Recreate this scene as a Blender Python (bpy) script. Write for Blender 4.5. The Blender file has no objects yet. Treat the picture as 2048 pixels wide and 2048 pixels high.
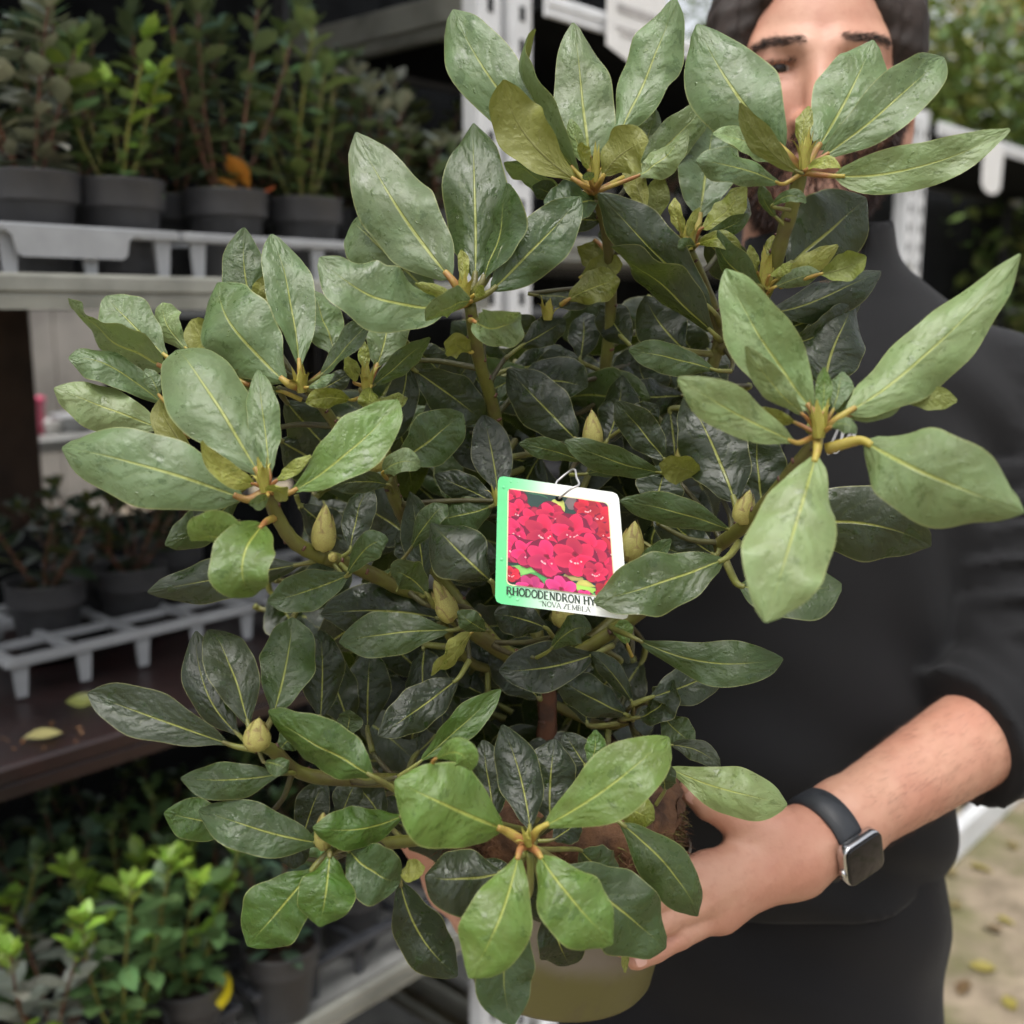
import bpy, bmesh, math, random
import numpy as np
from mathutils import Vector, Matrix

# ------------------------------------------------------------------ camera, sky, sun, exposure
scene = bpy.context.scene
COL = scene.collection
PI = math.pi
R = math.radians

CAM_Z = 1.50
PITCH = R(10.4)                 # looking slightly down
FPX = 2196.0                    # focal length in photo pixels (photo is 2048 wide)
cam_data = bpy.data.cameras.new("camera")
cam = bpy.data.objects.new("camera", cam_data)
COL.objects.link(cam)
cam.location = (0, 0, CAM_Z)
cam.rotation_euler = (PI / 2 - PITCH, 0, 0)
cam_data.sensor_width = 36.0
cam_data.lens = 36.0 * FPX / 2048.0
cam_data.clip_start = 0.02
cam_data.clip_end = 400.0
cam_data.dof.use_dof = True
cam_data.dof.focus_distance = 0.63
cam_data.dof.aperture_fstop = 5.6
cam_data.dof.aperture_blades = 0
scene.camera = cam

SUN_EL, SUN_AZ = R(70), R(203)   # veiled sun behind the photographer
world = bpy.data.worlds.new("World")
scene.world = world
world.use_nodes = True
wn = world.node_tree
wn.nodes.clear()
w_out = wn.nodes.new("ShaderNodeOutputWorld")
w_bg = wn.nodes.new("ShaderNodeBackground")
w_sky = wn.nodes.new("ShaderNodeTexSky")
w_sky.sky_type = 'NISHITA'
w_sky.sun_disc = False
w_sky.sun_elevation = SUN_EL
w_sky.sun_rotation = SUN_AZ
w_sky.air_density = 1.0
w_sky.dust_density = 4.0
w_sky.ozone_density = 1.0
w_hsv = wn.nodes.new("ShaderNodeHueSaturation")   # grey, overcast light
w_hsv.inputs['Saturation'].default_value = 0.22
w_bg.inputs['Strength'].default_value = 0.15
wn.links.new(w_sky.outputs[0], w_hsv.inputs['Color'])
wn.links.new(w_hsv.outputs[0], w_bg.inputs[0])
wn.links.new(w_bg.outputs[0], w_out.inputs[0])

sun_data = bpy.data.lights.new("sun", 'SUN')
sun_data.energy = 1.4
sun_data.angle = R(45)
sun_data.color = (1.0, 0.965, 0.91)
sun = bpy.data.objects.new("sun", sun_data)
COL.objects.link(sun)
sd = Vector((math.sin(SUN_AZ) * math.cos(SUN_EL), math.cos(SUN_AZ) * math.cos(SUN_EL), math.sin(SUN_EL)))
sun.rotation_euler = sd.to_track_quat('Z', 'Y').to_euler()

scene.view_settings.view_transform = 'Standard'
scene.view_settings.look = 'None'
scene.view_settings.gamma = 1.0
scene.view_settings.use_curve_mapping = False
scene.view_settings.exposure = 0.72
scene.render.engine = 'CYCLES'
scene.cycles.use_adaptive_sampling = True
scene.cycles.adaptive_threshold = 0.03
scene.cycles.adaptive_min_samples = 16
scene.cycles.max_bounces = 5
scene.cycles.diffuse_bounces = 3
scene.cycles.glossy_bounces = 3
scene.cycles.transmission_bounces = 4
scene.cycles.use_denoising = True
scene.cycles.sample_clamp_indirect = 6.0

# ------------------------------------------------------------------ pixel -> direction helpers
CF = Vector((0, math.cos(PITCH), -math.sin(PITCH)))
CR = Vector((1, 0, 0))
CU = Vector((0, math.sin(PITCH), math.cos(PITCH)))
CO = Vector((0, 0, CAM_Z))

def P(px, py, d):
    """Point seen at photo pixel (px, py) at depth d metres along the view axis."""
    return CO + d * (CF + CR * ((px - 1024) / FPX) + CU * ((1024 - py) / FPX))

def ray_z(px, py, z):
    v = CF + CR * ((px - 1024) / FPX) + CU * ((1024 - py) / FPX)
    return CO + v * ((z - CAM_Z) / v.z)

def proj(p):
    q = Vector(p) - CO
    d = q.dot(CF)
    return (1024 + FPX * q.dot(CR) / d, 1024 - FPX * q.dot(CU) / d, d)

# ------------------------------------------------------------------ object helpers
def link(o, parent=None):
    COL.objects.link(o)
    if parent is not None:
        o.parent = parent
    return o

def tag(o, label=None, cat=None, group=None, kind=None):
    if label: o["label"] = label
    if cat: o["category"] = cat
    if group: o["group"] = group
    if kind: o["kind"] = kind
    return o

def empty(name, loc=(0, 0, 0), rot=(0, 0, 0)):
    o = bpy.data.objects.new(name, None)
    o.empty_display_size = 0.02
    o.location = loc
    o.rotation_euler = rot
    COL.objects.link(o)
    return o

def mesh_obj(name, verts, faces, mats=(), parent=None, smooth=True, mat_idx=None, loc=None):
    me = bpy.data.meshes.new(name)
    me.from_pydata([tuple(v) for v in verts], [], [tuple(f) for f in faces])
    for m in (mats if isinstance(mats, (list, tuple)) else [mats]):
        me.materials.append(m)
    if mat_idx is not None:
        me.polygons.foreach_set("material_index", list(mat_idx))
    if smooth:
        me.polygons.foreach_set("use_smooth", [True] * len(me.polygons))
    me.update()
    o = bpy.data.objects.new(name, me)
    if loc is not None:
        o.location = loc
    return link(o, parent)

class MB:
    """Collects simple shapes into one mesh."""
    def __init__(s):
        s.v, s.f, s.m = [], [], []
    def add(s, verts, faces, mi=0):
        n = len(s.v)
        s.v += [tuple(v) for v in verts]
        s.f += [tuple(i + n for i in f) for f in faces]
        s.m += [mi] * len(faces)
    def box(s, c, ax, ay, az, mi=0, bev=0.0):
        """box with centre c and half-axis vectors ax, ay, az; bev = chamfer in metres"""
        c, ax, ay, az = Vector(c), Vector(ax), Vector(ay), Vector(az)
        if bev <= 0:
            vs = [c + ax * i + ay * j + az * k for i in (-1, 1) for j in (-1, 1) for k in (-1, 1)]
            fs = [(0, 1, 3, 2), (4, 6, 7, 5), (0, 4, 5, 1), (2, 3, 7, 6), (0, 2, 6, 4), (1, 5, 7, 3)]
            s.add(vs, fs, mi)
            return
        bm = bmesh.new()
        vs = [bm.verts.new(c + ax * i + ay * j + az * k) for i in (-1, 1) for j in (-1, 1) for k in (-1, 1)]
        for f in [(0, 1, 3, 2), (4, 6, 7, 5), (0, 4, 5, 1), (2, 3, 7, 6), (0, 2, 6, 4), (1, 5, 7, 3)]:
            bm.faces.new([vs[i] for i in f])
        bmesh.ops.bevel(bm, geom=bm.edges[:], offset=bev, segments=1, affect='EDGES')
        bm.verts.index_update()
        s.add([v.co.copy() for v in bm.verts], [[v.index for v in f.verts] for f in bm.faces], mi)
        bm.free()
    def tube(s, pts, rad, n=8, mi=0, caps=True):
        pts = [Vector(p) for p in pts]
        rad = [rad] * len(pts) if not isinstance(rad, (list, tuple)) else rad
        ref = Vector((0.13, 0.31, 0.94)).normalized()
        base = len(s.v)
        prev = None
        for i, p in enumerate(pts):
            t = (pts[min(i + 1, len(pts) - 1)] - pts[max(i - 1, 0)])
            if t.length < 1e-9: t = Vector((0, 0, 1))
            t.normalize()
            if prev is None:
                a = t.cross(ref)
                if a.length < 1e-3: a = t.cross(Vector((1, 0, 0)))
                a.normalize()
            else:
                a = (prev - t * prev.dot(t)).normalized()
            prev = a
            b = t.cross(a)
            for k in range(n):
                an = 2 * PI * k / n
                s.v.append(tuple(p + (a * math.cos(an) + b * math.sin(an)) * rad[i]))
        for i in range(len(pts) - 1):
            for k in range(n):
                s.f.append((base + i * n + k, base + i * n + (k + 1) % n, base + (i + 1) * n + (k + 1) % n, base + (i + 1) * n + k))
                s.m.append(mi)
        if caps:
            s.f.append(tuple(base + k for k in reversed(range(n)))); s.m.append(mi)
            e = base + (len(pts) - 1) * n
            s.f.append(tuple(e + k for k in range(n))); s.m.append(mi)
    def lathe(s, prof, n=28, mi=0, c=(0, 0, 0), close=False):
        base = len(s.v)
        for (r, z) in prof:
            for k in range(n):
                a = 2 * PI * k / n
                s.v.append((c[0] + r * math.cos(a), c[1] + r * math.sin(a), c[2] + z))
        for i in range(len(prof) - 1):
            for k in range(n):
                s.f.append((base + i * n + k, base + i * n + (k + 1) % n, base + (i + 1) * n + (k + 1) % n, base + (i + 1) * n + k))
                s.m.append(mi)
    def build(s, name, mats, parent=None, smooth=False, loc=None):
        return mesh_obj(name, s.v, s.f, mats, parent, smooth, s.m, loc)

def catmull(pts, n=6):
    """Smooth polyline through points (any vectors)."""
    pts = [np.array(p, float) for p in pts]
    out = []
    for i in range(len(pts) - 1):
        p0, p1, p2, p3 = pts[max(i - 1, 0)], pts[i], pts[i + 1], pts[min(i + 2, len(pts) - 1)]
        for k in range(n):
            t = k / n
            out.append(0.5 * (2 * p1 + (p2 - p0) * t + (2 * p0 - 5 * p1 + 4 * p2 - p3) * t * t + (3 * p1 - p0 - 3 * p2 + p3) * t ** 3))
    out.append(pts[-1])
    return out

# ------------------------------------------------------------------ materials
def new_mat(name):
    m = bpy.data.materials.new(name)
    m.use_nodes = True
    nt = m.node_tree
    for n in list(nt.nodes):
        if n.type not in ('BSDF_PRINCIPLED', 'OUTPUT_MATERIAL'):
            nt.nodes.remove(n)
    return m, nt, nt.nodes['Principled BSDF']

class NT:
    """tiny node helper"""
    def __init__(s, nt): s.nt = nt
    def n(s, typ, **kw):
        x = s.nt.nodes.new(typ)
        for k, v in kw.items(): setattr(x, k, v)
        return x
    def l(s, a, b): s.nt.links.new(a, b)
    def val(s, sock, v):
        if hasattr(v, 'node') or hasattr(v, 'is_output'): s.l(v, sock)
        else: sock.default_value = v
    def math(s, op, a, b=0.0, c=None, clamp=False):
        x = s.n('ShaderNodeMath', operation=op, use_clamp=clamp)
        s.val(x.inputs[0], a); s.val(x.inputs[1], b)
        if c is not None: s.val(x.inputs[2], c)
        return x.outputs[0]
    def step(s, v, lo, hi):
        x = s.n('ShaderNodeMapRange', interpolation_type='SMOOTHSTEP')
        s.val(x.inputs[0], v); s.val(x.inputs[1], lo); s.val(x.inputs[2], hi)
        return x.outputs[0]
    def mix(s, f, a, b, mode='MIX'):
        x = s.n('ShaderNodeMix', data_type='RGBA', blend_type=mode)
        s.val(x.inputs[0], f); s.val(x.inputs[6], a); s.val(x.inputs[7], b)
        return x.outputs[2]
    def noise(s, vec, scale, detail=3, rough=0.55):
        x = s.n('ShaderNodeTexNoise')
        if vec is not None: s.l(vec, x.inputs['Vector'])
        x.inputs['Scale'].default_value = scale; x.inputs['Detail'].default_value = detail; x.inputs['Roughness'].default_value = rough
        return x.outputs['Fac']
    def bump(s, h, strength=0.3, dist=0.001, normal=None):
        x = s.n('ShaderNodeBump')
        x.inputs['Strength'].default_value = strength; x.inputs['Distance'].default_value = dist
        s.l(h, x.inputs['Height'])
        if normal is not None: s.l(normal, x.inputs['Normal'])
        return x.outputs[0]

def c4(c): return (c[0], c[1], c[2], 1.0)

def simple(name, col, rough=0.5, var=0.25, scale=30, bump=0.15, bscale=120, metal=0.0, col2=None, bdist=0.001, spec=0.5):
    """noise-varied procedural surface"""
    m, nt, b = new_mat(name)
    t = NT(nt)
    tc = t.n('ShaderNodeTexCoord').outputs['Object']
    nz = t.noise(tc, scale, 5)
    c2 = col2 if col2 else tuple(x * (1 - var) for x in col)
    t.l(t.mix(t.step(nz, 0.35, 0.7), c4(col), c4(c2)), b.inputs['Base Color'])
    nz2 = t.noise(tc, scale * 2.3, 4)
    t.l(t.math('ADD', rough - 0.1, t.math('MULTIPLY', nz2, 0.2)), b.inputs['Roughness'])
    b.inputs['Metallic'].default_value = metal
    b.inputs['Specular IOR Level'].default_value = spec
    if bump:
        t.l(t.bump(t.noise(tc, bscale, 4), bump, bdist), b.inputs['Normal'])
    return m

def leaf_material(name, wet=0.35, drops=True, small=False):
    """Leaf blade: UV x runs base->tip, UV y across (0.5 = midrib). Object colour gives the leaf's own green."""
    m, nt, b = new_mat(name)
    t = NT(nt)
    uv = t.n('ShaderNodeTexCoord').outputs['UV']
    oi = t.n('ShaderNodeObjectInfo')
    sep = t.n('ShaderNodeSeparateXYZ'); t.l(uv, sep.inputs[0])
    u = sep.outputs[0]
    v = t.math('MULTIPLY', t.math('ABSOLUTE', t.math('SUBTRACT', sep.outputs[1], 0.5)), 2.0)
    rnd = oi.outputs['Random']
    comb = t.n('ShaderNodeCombineXYZ')
    t.l(t.math('MULTIPLY', u, 2.6), comb.inputs[0]); t.l(sep.outputs[1], comb.inputs[1]); t.l(t.math('MULTIPLY', rnd, 91.0), comb.inputs[2])
    q = comb.outputs[0]
    n1 = t.noise(q, 2.4, 4)
    # veins
    mid_w = t.math('ADD', 0.022, t.math('MULTIPLY', t.math('POWER', t.math('SUBTRACT', 1.0, u, clamp=True), 2.0), 0.075))
    mid = t.math('SUBTRACT', 1.0, t.step(t.math('DIVIDE', v, mid_w), 0.45, 1.1))
    mid = t.math('MULTIPLY', mid, t.math('SUBTRACT', 1.0, t.step(u, 0.50, 0.98)))
    edge = t.step(v, 0.955, 0.99)
    base = oi.outputs['Color']
    hs = t.n('ShaderNodeHueSaturation'); t.l(base, hs.inputs['Color'])
    t.l(t.math('ADD', 0.5, t.math('MULTIPLY', t.math('SUBTRACT', n1, 0.5), 0.05)), hs.inputs['Hue'])
    t.l(t.math('ADD', 0.66, t.math('MULTIPLY', n1, 0.68)), hs.inputs['Value'])
    col = hs.outputs[0]
    geo = t.n('ShaderNodeNewGeometry')
    back = geo.outputs['Backfacing']
    und = t.mix(0.3 if small else 0.62, base, (0.20, 0.20, 0.045, 1))
    if small:
        col = t.mix(t.math('MULTIPLY', mid, 0.5), col, t.mix(0.5, col, (0.35, 0.40, 0.12, 1)))
        colf = t.mix(back, col, und)
        t.l(colf, b.inputs['Base Color'])
        b.inputs['Roughness'].default_value = 0.36
        nrm = None
    else:
        n2 = t.noise(q, 13.0, 3)
        wob = t.math('MULTIPLY', t.math('SUBTRACT', n1, 0.5), 2.6)
        ph = t.math('ADD', t.math('SUBTRACT', t.math('MULTIPLY', u, 7.0), t.math('MULTIPLY', v, 1.9)), wob)
        fr = t.math('ABSOLUTE', t.math('SUBTRACT', t.math('FRACT', ph), 0.5))
        vein = t.math('MULTIPLY', t.math('SUBTRACT', 1.0, t.step(fr, 0.0, 0.05)), t.math('SUBTRACT', 1.0, t.step(v, 0.35, 0.85)))
        puck = t.math('MULTIPLY', t.step(fr, 0.0, 0.5), t.math('SUBTRACT', 1.0, t.step(v, 0.4, 0.95)))
        col = t.mix(t.math('MULTIPLY', vein, 0.22), col, t.mix(0.45, col, (0.32, 0.36, 0.09, 1)))
        col = t.mix(t.math('MULTIPLY', t.step(n2, 0.5, 0.75), 0.25), col, t.mix(0.5, col, (0.02, 0.05, 0.012, 1)))
        col = t.mix(t.math('MULTIPLY', mid, 0.85), col, t.mix(0.6, col, (0.48, 0.50, 0.10, 1)))
        col = t.mix(t.math('MULTIPLY', edge, 0.75), col, t.mix(0.5, col, (0.42, 0.42, 0.16, 1)))
        # wet film: darker and glossy
        wn_ = t.noise(q, 3.0, 5, 0.62)
        wetm = t.step(wn_, 0.63 - wet * 0.12, 0.65 - wet * 0.12)
        col = t.mix(t.math('MULTIPLY', wetm, 0.5), col, t.mix(0.6, col, (0.016, 0.045, 0.006, 1)))
        und = t.mix(t.math('MULTIPLY', t.math('MAXIMUM', vein, mid), 0.5), und, (0.16, 0.15, 0.05, 1))
        colf = t.mix(back, col, und)
        t.l(colf, b.inputs['Base Color'])
        # relief: broad swells, a little quilting between veins, fine grain, standing drops
        h = t.math('ADD', t.math('MULTIPLY', puck, 0.16), t.math('MULTIPLY', mid, -0.35))
        h = t.math('ADD', h, t.math('MULTIPLY', n1, 1.5))
        h = t.math('ADD', h, t.math('MULTIPLY', n2, 0.16))
        h = t.math('ADD', h, t.math('MULTIPLY', t.noise(q, 120.0, 1), 0.022))
        rough = t.math('ADD', 0.30, t.math('MULTIPLY', n2, 0.18))
        rough = t.math('SUBTRACT', rough, t.math('MULTIPLY', wetm, 0.22))
        if drops:
            vo = t.n('ShaderNodeTexVoronoi'); vo.inputs['Scale'].default_value = 10.0
            wq = t.n('ShaderNodeVectorMath', operation='ADD'); t.l(q, wq.inputs[0])
            cb = t.n('ShaderNodeCombineXYZ'); t.l(t.math('MULTIPLY', n2, 0.22), cb.inputs[0]); t.l(t.math('MULTIPLY', n1, 0.35), cb.inputs[1])
            t.l(cb.outputs[0], wq.inputs[1]); t.l(wq.outputs[0], vo.inputs['Vector'])
            sc = t.n('ShaderNodeSeparateColor'); t.l(vo.outputs['Color'], sc.inputs[0])
            keep = t.math('GREATER_THAN', sc.outputs[0], 0.70)
            size = t.math('ADD', 0.10, t.math('MULTIPLY', sc.outputs[1], 0.24))
            dr = t.math('MULTIPLY', t.math('SUBTRACT', 1.0, t.step(t.math('DIVIDE', vo.outputs['Distance'], size), 0.45, 1.0)), keep)
            h = t.math('ADD', h, t.math('MULTIPLY', dr, 0.34))
            rough = t.math('SUBTRACT', rough, t.math('MULTIPLY', t.math('GREATER_THAN', dr, 0.05), 0.3))
        nrm = t.bump(h, 0.55, 0.0024)
        rough = t.math('ADD', rough, t.math('MULTIPLY', back, 0.18))
        t.l(t.math('MAXIMUM', rough, 0.09), b.inputs['Roughness'])
        t.l(nrm, b.inputs['Normal'])
    b.inputs['Specular IOR Level'].default_value = 0.5
    # light through the blade
    tr = t.n('ShaderNodeBsdfTranslucent')
    t.l(t.mix(0.25 if small else 0.55, colf, (0.20, 0.26, 0.02, 1)), tr.inputs['Color'])
    mx = t.n('ShaderNodeMixShader'); mx.inputs[0].default_value = 0.22
    out = nt.nodes['Material Output']
    t.l(b.outputs[0], mx.inputs[1]); t.l(tr.outputs[0], mx.inputs[2]); t.l(mx.outputs[0], out.inputs['Surface'])
    return m

def attr_mat(name, rough=0.5, attr='Col', bump=0.0, bscale=200):
    m, nt, b = new_mat(name)
    t = NT(nt)
    a = t.n('ShaderNodeAttribute', attribute_name=attr)
    t.l(a.outputs['Color'], b.inputs['Base Color'])
    b.inputs['Roughness'].default_value = rough
    if bump:
        tc = t.n('ShaderNodeTexCoord').outputs['Object']
        t.l(t.bump(t.noise(tc, bscale, 3), bump, 0.001), b.inputs['Normal'])
    return m

M = {}
M['leaf'] = leaf_material('rhododendron_leaf')
M['azleaf'] = leaf_material('azalea_leaf', small=True)

def gradient_stem(name, ca, cb, scale=60):
    m, nt, b = new_mat(name)
    t = NT(nt)
    tc = t.n('ShaderNodeTexCoord').outputs['Object']
    nz = t.noise(tc, scale, 4)
    t.l(t.mix(t.step(nz, 0.38, 0.66), c4(ca), c4(cb)), b.inputs['Base Color'])
    b.inputs['Roughness'].default_value = 0.5
    t.l(t.bump(t.noise(tc, scale * 6, 3), 0.35, 0.0008), b.inputs['Normal'])
    return m

M['petiole'] = gradient_stem('petiole', (0.34, 0.28, 0.05), (0.28, 0.12, 0.04))
M['petiole_green'] = gradient_stem('green_petiole', (0.16, 0.17, 0.035), (0.11, 0.10, 0.03))
M['twig'] = gradient_stem('green_twig', (0.12, 0.125, 0.022), (0.085, 0.07, 0.02), 40)
M['bark'] = gradient_stem('bark', (0.10, 0.038, 0.02), (0.045, 0.018, 0.012), 90)
M['bud'] = gradient_stem('bud_scale', (0.36, 0.35, 0.09), (0.26, 0.20, 0.06), 70)
M['bud_brown'] = gradient_stem('bud_scale_edge', (0.24, 0.21, 0.055), (0.20, 0.11, 0.045), 70)
M['shoot'] = gradient_stem('young_shoot', (0.36, 0.38, 0.06), (0.34, 0.24, 0.06), 50)
M['pot'] = simple('grey_pot_plastic', (0.060, 0.060, 0.064), 0.5, 0.2, 22, 0.06, 300)
M['tray'] = simple('pale_grey_plastic', (0.36, 0.37, 0.38), 0.5, 0.2, 14, 0.05, 200)
M['tray_dark'] = simple('dark_grey_plastic', (0.045, 0.048, 0.055), 0.45, 0.3, 16, 0.05, 200)
M['soil'] = simple('potting_soil', (0.035, 0.022, 0.014), 0.95, 0.6, 90, 1.0, 220, bdist=0.004)
M['zinc'] = simple('galvanised_steel', (0.40, 0.40, 0.38), 0.45, 0.3, 18, 0.1, 90, metal=0.35)
M['zinc_white'] = simple('white_coated_steel', (0.70, 0.71, 0.72), 0.45, 0.12, 12, 0.05, 90)
M['board'] = simple('red_brown_film_board', (0.022, 0.009, 0.008), 0.36, 0.6, 9, 0.25, 60, col2=(0.011, 0.006, 0.006))
M['steel_shelf'] = simple('weathered_shelf_edge', (0.30, 0.30, 0.26), 0.5, 0.4, 10, 0.12, 60, metal=0.2)
M['shade_black'] = simple('shade_black_matt', (0.010, 0.011, 0.012), 0.95, 0.4, 20, 0.3, 300, spec=0.1)  # flat black that stands in for shade in backdrops and holes
M['timber'] = simple('dark_timber', (0.040, 0.022, 0.013), 0.8, 0.5, 12, 0.4, 50)
M['white_plastic'] = simple('white_plastic', (0.80, 0.79, 0.77), 0.4, 0.06, 30, 0.0)

# ------------------------------------------------------------------ ground
def ground_material():
    m, nt, b = new_mat('worn_yard_ground')
    t = NT(nt)
    tc = t.n('ShaderNodeTexCoord').outputs['Object']
    n1 = t.noise(tc, 1.6, 6)
    n2 = t.noise(tc, 9.0, 6)
    n3 = t.noise(tc, 45.0, 5)
    c = t.mix(t.step(n2, 0.35, 0.7), (0.30, 0.24, 0.17, 1), (0.17, 0.135, 0.09, 1))
    c = t.mix(t.math('MULTIPLY', t.step(n1, 0.5, 0.62), 0.8), c, (0.10, 0.105, 0.03, 1))
    c = t.mix(t.math('MULTIPLY', t.step(n3, 0.55, 0.72), 0.6), c, (0.08, 0.055, 0.035, 1))
    t.l(c, b.inputs['Base Color'])
    b.inputs['Roughness'].default_value = 0.75
    t.l(t.bump(t.math('ADD', n2, t.math('MULTIPLY', n3, 0.6)), 0.6, 0.01), b.inputs['Normal'])
    return m
M['ground'] = ground_material()
gv = [(x, y, 0.0) for y in np.linspace(-60, 200, 14) for x in np.linspace(-130, 130, 14)]
gf = [(j * 14 + i, j * 14 + i + 1, (j + 1) * 14 + i + 1, (j + 1) * 14 + i) for j in range(13) for i in range(13)]
tag(mesh_obj('ground', gv, gf, [M['ground']], smooth=False), kind='structure')

# ------------------------------------------------------------------ plant trolleys in one line, from near left to far right
RA = R(42)
RD = Vector((math.sin(RA), math.cos(RA), 0))        # along the trolleys
RN = Vector((math.cos(RA), -math.sin(RA), 0))       # out of the trolleys, to the aisle
R0 = Vector((-0.488, 1.30, 0))
UP = Vector((0, 0, 1))
DEPTH = 0.56
def rk(s, back=0.0, z=0.0):
    return R0 + RD * s - RN * back + UP * z
def s_at(px, back=0.0, z=1.55):
    lo, hi = -1.5, 8.0
    for _ in range(50):
        m_ = (lo + hi) / 2
        if proj(rk(m_, back, z))[0] < px: lo = m_
        else: hi = m_
    return lo
def front_z(px, py, back=0.0):
    """height on the trolleys' front plane seen at that pixel"""
    s = s_at(px, back)
    lo, hi = -1.5, 4.0
    for _ in range(50):
        m_ = (lo + hi) / 2
        if proj(rk(s, back, m_))[1] > py: lo = m_
        else: hi = m_
    return lo

Z_TOP = front_z(200, 556)       # main shelf surface, just above eye level
Z_MID = front_z(130, 1478)      # brown board shelf
Z_LOW = front_z(700, 1965)      # lower shelf
Z_ROOF = 2.0

M['shaded_steel'] = simple('shaded_rear_steel', (0.030, 0.030, 0.032), 0.6, 0.3, 14, 0.1, 90)  # rear posts and lips darkened to carry the shade inside the trolley
def post(parent, s, back, z0, z1, mat, w=0.042, flip=1):
    """channel-section upright: web and two lips, small dark plates standing in for holes"""
    mb = MB()
    zc, hz = (z0 + z1) / 2, (z1 - z0) / 2
    t_ = 0.003
    c = rk(s, back, zc)
    mb.box(c, RD * w / 2, RN * t_, UP * hz, bev=0.001)
    for sg in (-1, 1):
        mb.box(c + RD * sg * (w / 2 + t_) - RN * (0.016 * flip), RD * t_, RN * 0.017, UP * hz, bev=0.001)
    z = z0 + 0.05
    while z < z1 - 0.03:
        mb.box(rk(s, back, z) + RN * 0.0035, RD * 0.006, RN * 0.001, UP * 0.011, 1)  # dark plate painted in place of a shaded hole
        z += 0.05
    return mb.build('post', [mat, M['shade_black']], parent)

def shelf(parent, s0, s1, z, mat_edge, mat_top, lip=0.034, name='shelf'):
    mb = MB()
    sm, hs_ = (s0 + s1) / 2, (s1 - s0) / 2
    mb.box(rk(sm, DEPTH / 2, z - 0.009), RD * (hs_ - 0.004), RN * (DEPTH / 2 - 0.008), UP * 0.009, 1)
    o = mb.build(name, [mat_edge, mat_top], parent)
    # rolled front lip: face with a stepped ledge
    mb = MB()
    prof = [(0.000, 0.004), (0.006, 0.004), (0.010, 0.000), (0.011, -lip * 0.42), (0.007, -lip * 0.50), (0.009, -lip * 0.58), (0.009, -lip), (0.000, -lip)]
    vs = []
    for ss in (s0 + 0.003, s1 - 0.003):
        for (o_, dz) in prof:
            vs.append(rk(ss, -o_, z + dz))
    n = len(prof)
    mb.add(vs, [(i, (i + 1) % n, n + (i + 1) % n, n + i) for i in range(n)] + [tuple(reversed(range(n))), tuple(range(n, 2 * n))])
    mb.build('front_lip', [mat_edge], o)
    mb = MB()
    mb.box(rk(sm, DEPTH + 0.004, z - lip / 2), RD * (hs_ - 0.004), RN * 0.006, UP * lip / 2)
    mb.build('back_lip', [M['shaded_steel']], o)
    return o

def trolley(s0, s1, shelves, label, post_top=None):
    root = empty('plant_trolley', rk((s0 + s1) / 2, DEPTH / 2, 0))
    inv = Matrix.Translation(root.location).inverted()
    kids = []
    for s in (s0, s1):
        for bk in (0.02, DEPTH - 0.02):
            kids.append(post(None, s, bk, 0.07, post_top or Z_ROOF + 0.03, M['zinc_white'] if bk < 0.1 else M['shaded_steel'], flip=1 if bk < 0.1 else -1))
    for (z, kind) in shelves:
        e, tp = {'steel': (M['steel_shelf'], M['zinc']), 'board': (M['board'], M['board']), 'roof': (M['zinc_white'], M['shade_black']), 'base': (M['zinc_white'], M['zinc'])}[kind]
        kids.append(shelf(None, s0 + 0.03, s1 - 0.03, z, e, tp, lip=0.036 if kind != 'roof' else 0.03))
    for s in (s0, s1):                                        # end frames: side rails below the roof
        for z in (Z_ROOF - 0.02, 0.12):
            mb = MB()
            mb.box(rk(s, DEPTH / 2, z), RD * 0.008, RN * (DEPTH / 2 - 0.045), UP * 0.022, bev=0.002)
            kids.append(mb.build('side_rail', [M['steel_shelf']]))
    for s in (s0, s1):                                        # castors
        for bk in (0.06, DEPTH - 0.06):
            mb = MB()
            c = rk(s + (0.04 if s == s0 else -0.04), bk, 0.045)
            n = 14
            for sg in (-1, 1):
                pass
            ring = []
            for sg in (-1, 1):
                for k in range(n):
                    a = 2 * PI * k / n
                    ring.append(c + RN * (sg * 0.011) + RD * (0.041 * math.cos(a)) + UP * (0.041 * math.sin(a)))
            mb.add(ring, [(k, (k + 1) % n, n + (k + 1) % n, n + k) for k in range(n)] + [tuple(reversed(range(n))), tuple(range(n, 2 * n))])
            mb.box(c + UP * 0.03 + RN * 0.015, RD * 0.012, RN * 0.002, UP * 0.03)
            mb.box(c + UP * 0.03 - RN * 0.015, RD * 0.012, RN * 0.002, UP * 0.03)
            kids.append(mb.build('castor', [M['tray_dark']]))
    for k in kids:
        k.parent = root
        k.matrix_parent_inverse = inv
    tag(root, label, 'trolley', 'plant trolleys standing end to end')
    return root

S_END = s_at(978, 0.02, 1.9)
trolley(S_END - 1.42, S_END, [(Z_TOP, 'steel'), (Z_MID, 'board'), (Z_LOW, 'steel'), (2.33, 'roof'), (0.15, 'base')],  # roof shelf set high out of view to let light onto the azaleas
        'shelved plant trolley carrying the rows of grey potted azaleas', post_top=2.36)
S2A, S2B = S_END + 0.075, s_at(1836, 0.02, 1.7) - 0.07
trolley(S2A, S2B, [(1.62, 'steel'), (Z_MID, 'steel'), (0.6, 'steel'), (Z_ROOF, 'roof'), (0.15, 'base')],
        'shelved plant trolley behind the man with a white card on its rail')
S3A, S3B = S2B + 0.07, S2B + 2.3
trolley(S3A, S3B, [(1.30, 'steel'), (0.75, 'steel'), (Z_ROOF, 'roof'), (0.15, 'base')],
        'far plant trolley beside the bare yard with a rounded white tag')

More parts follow.
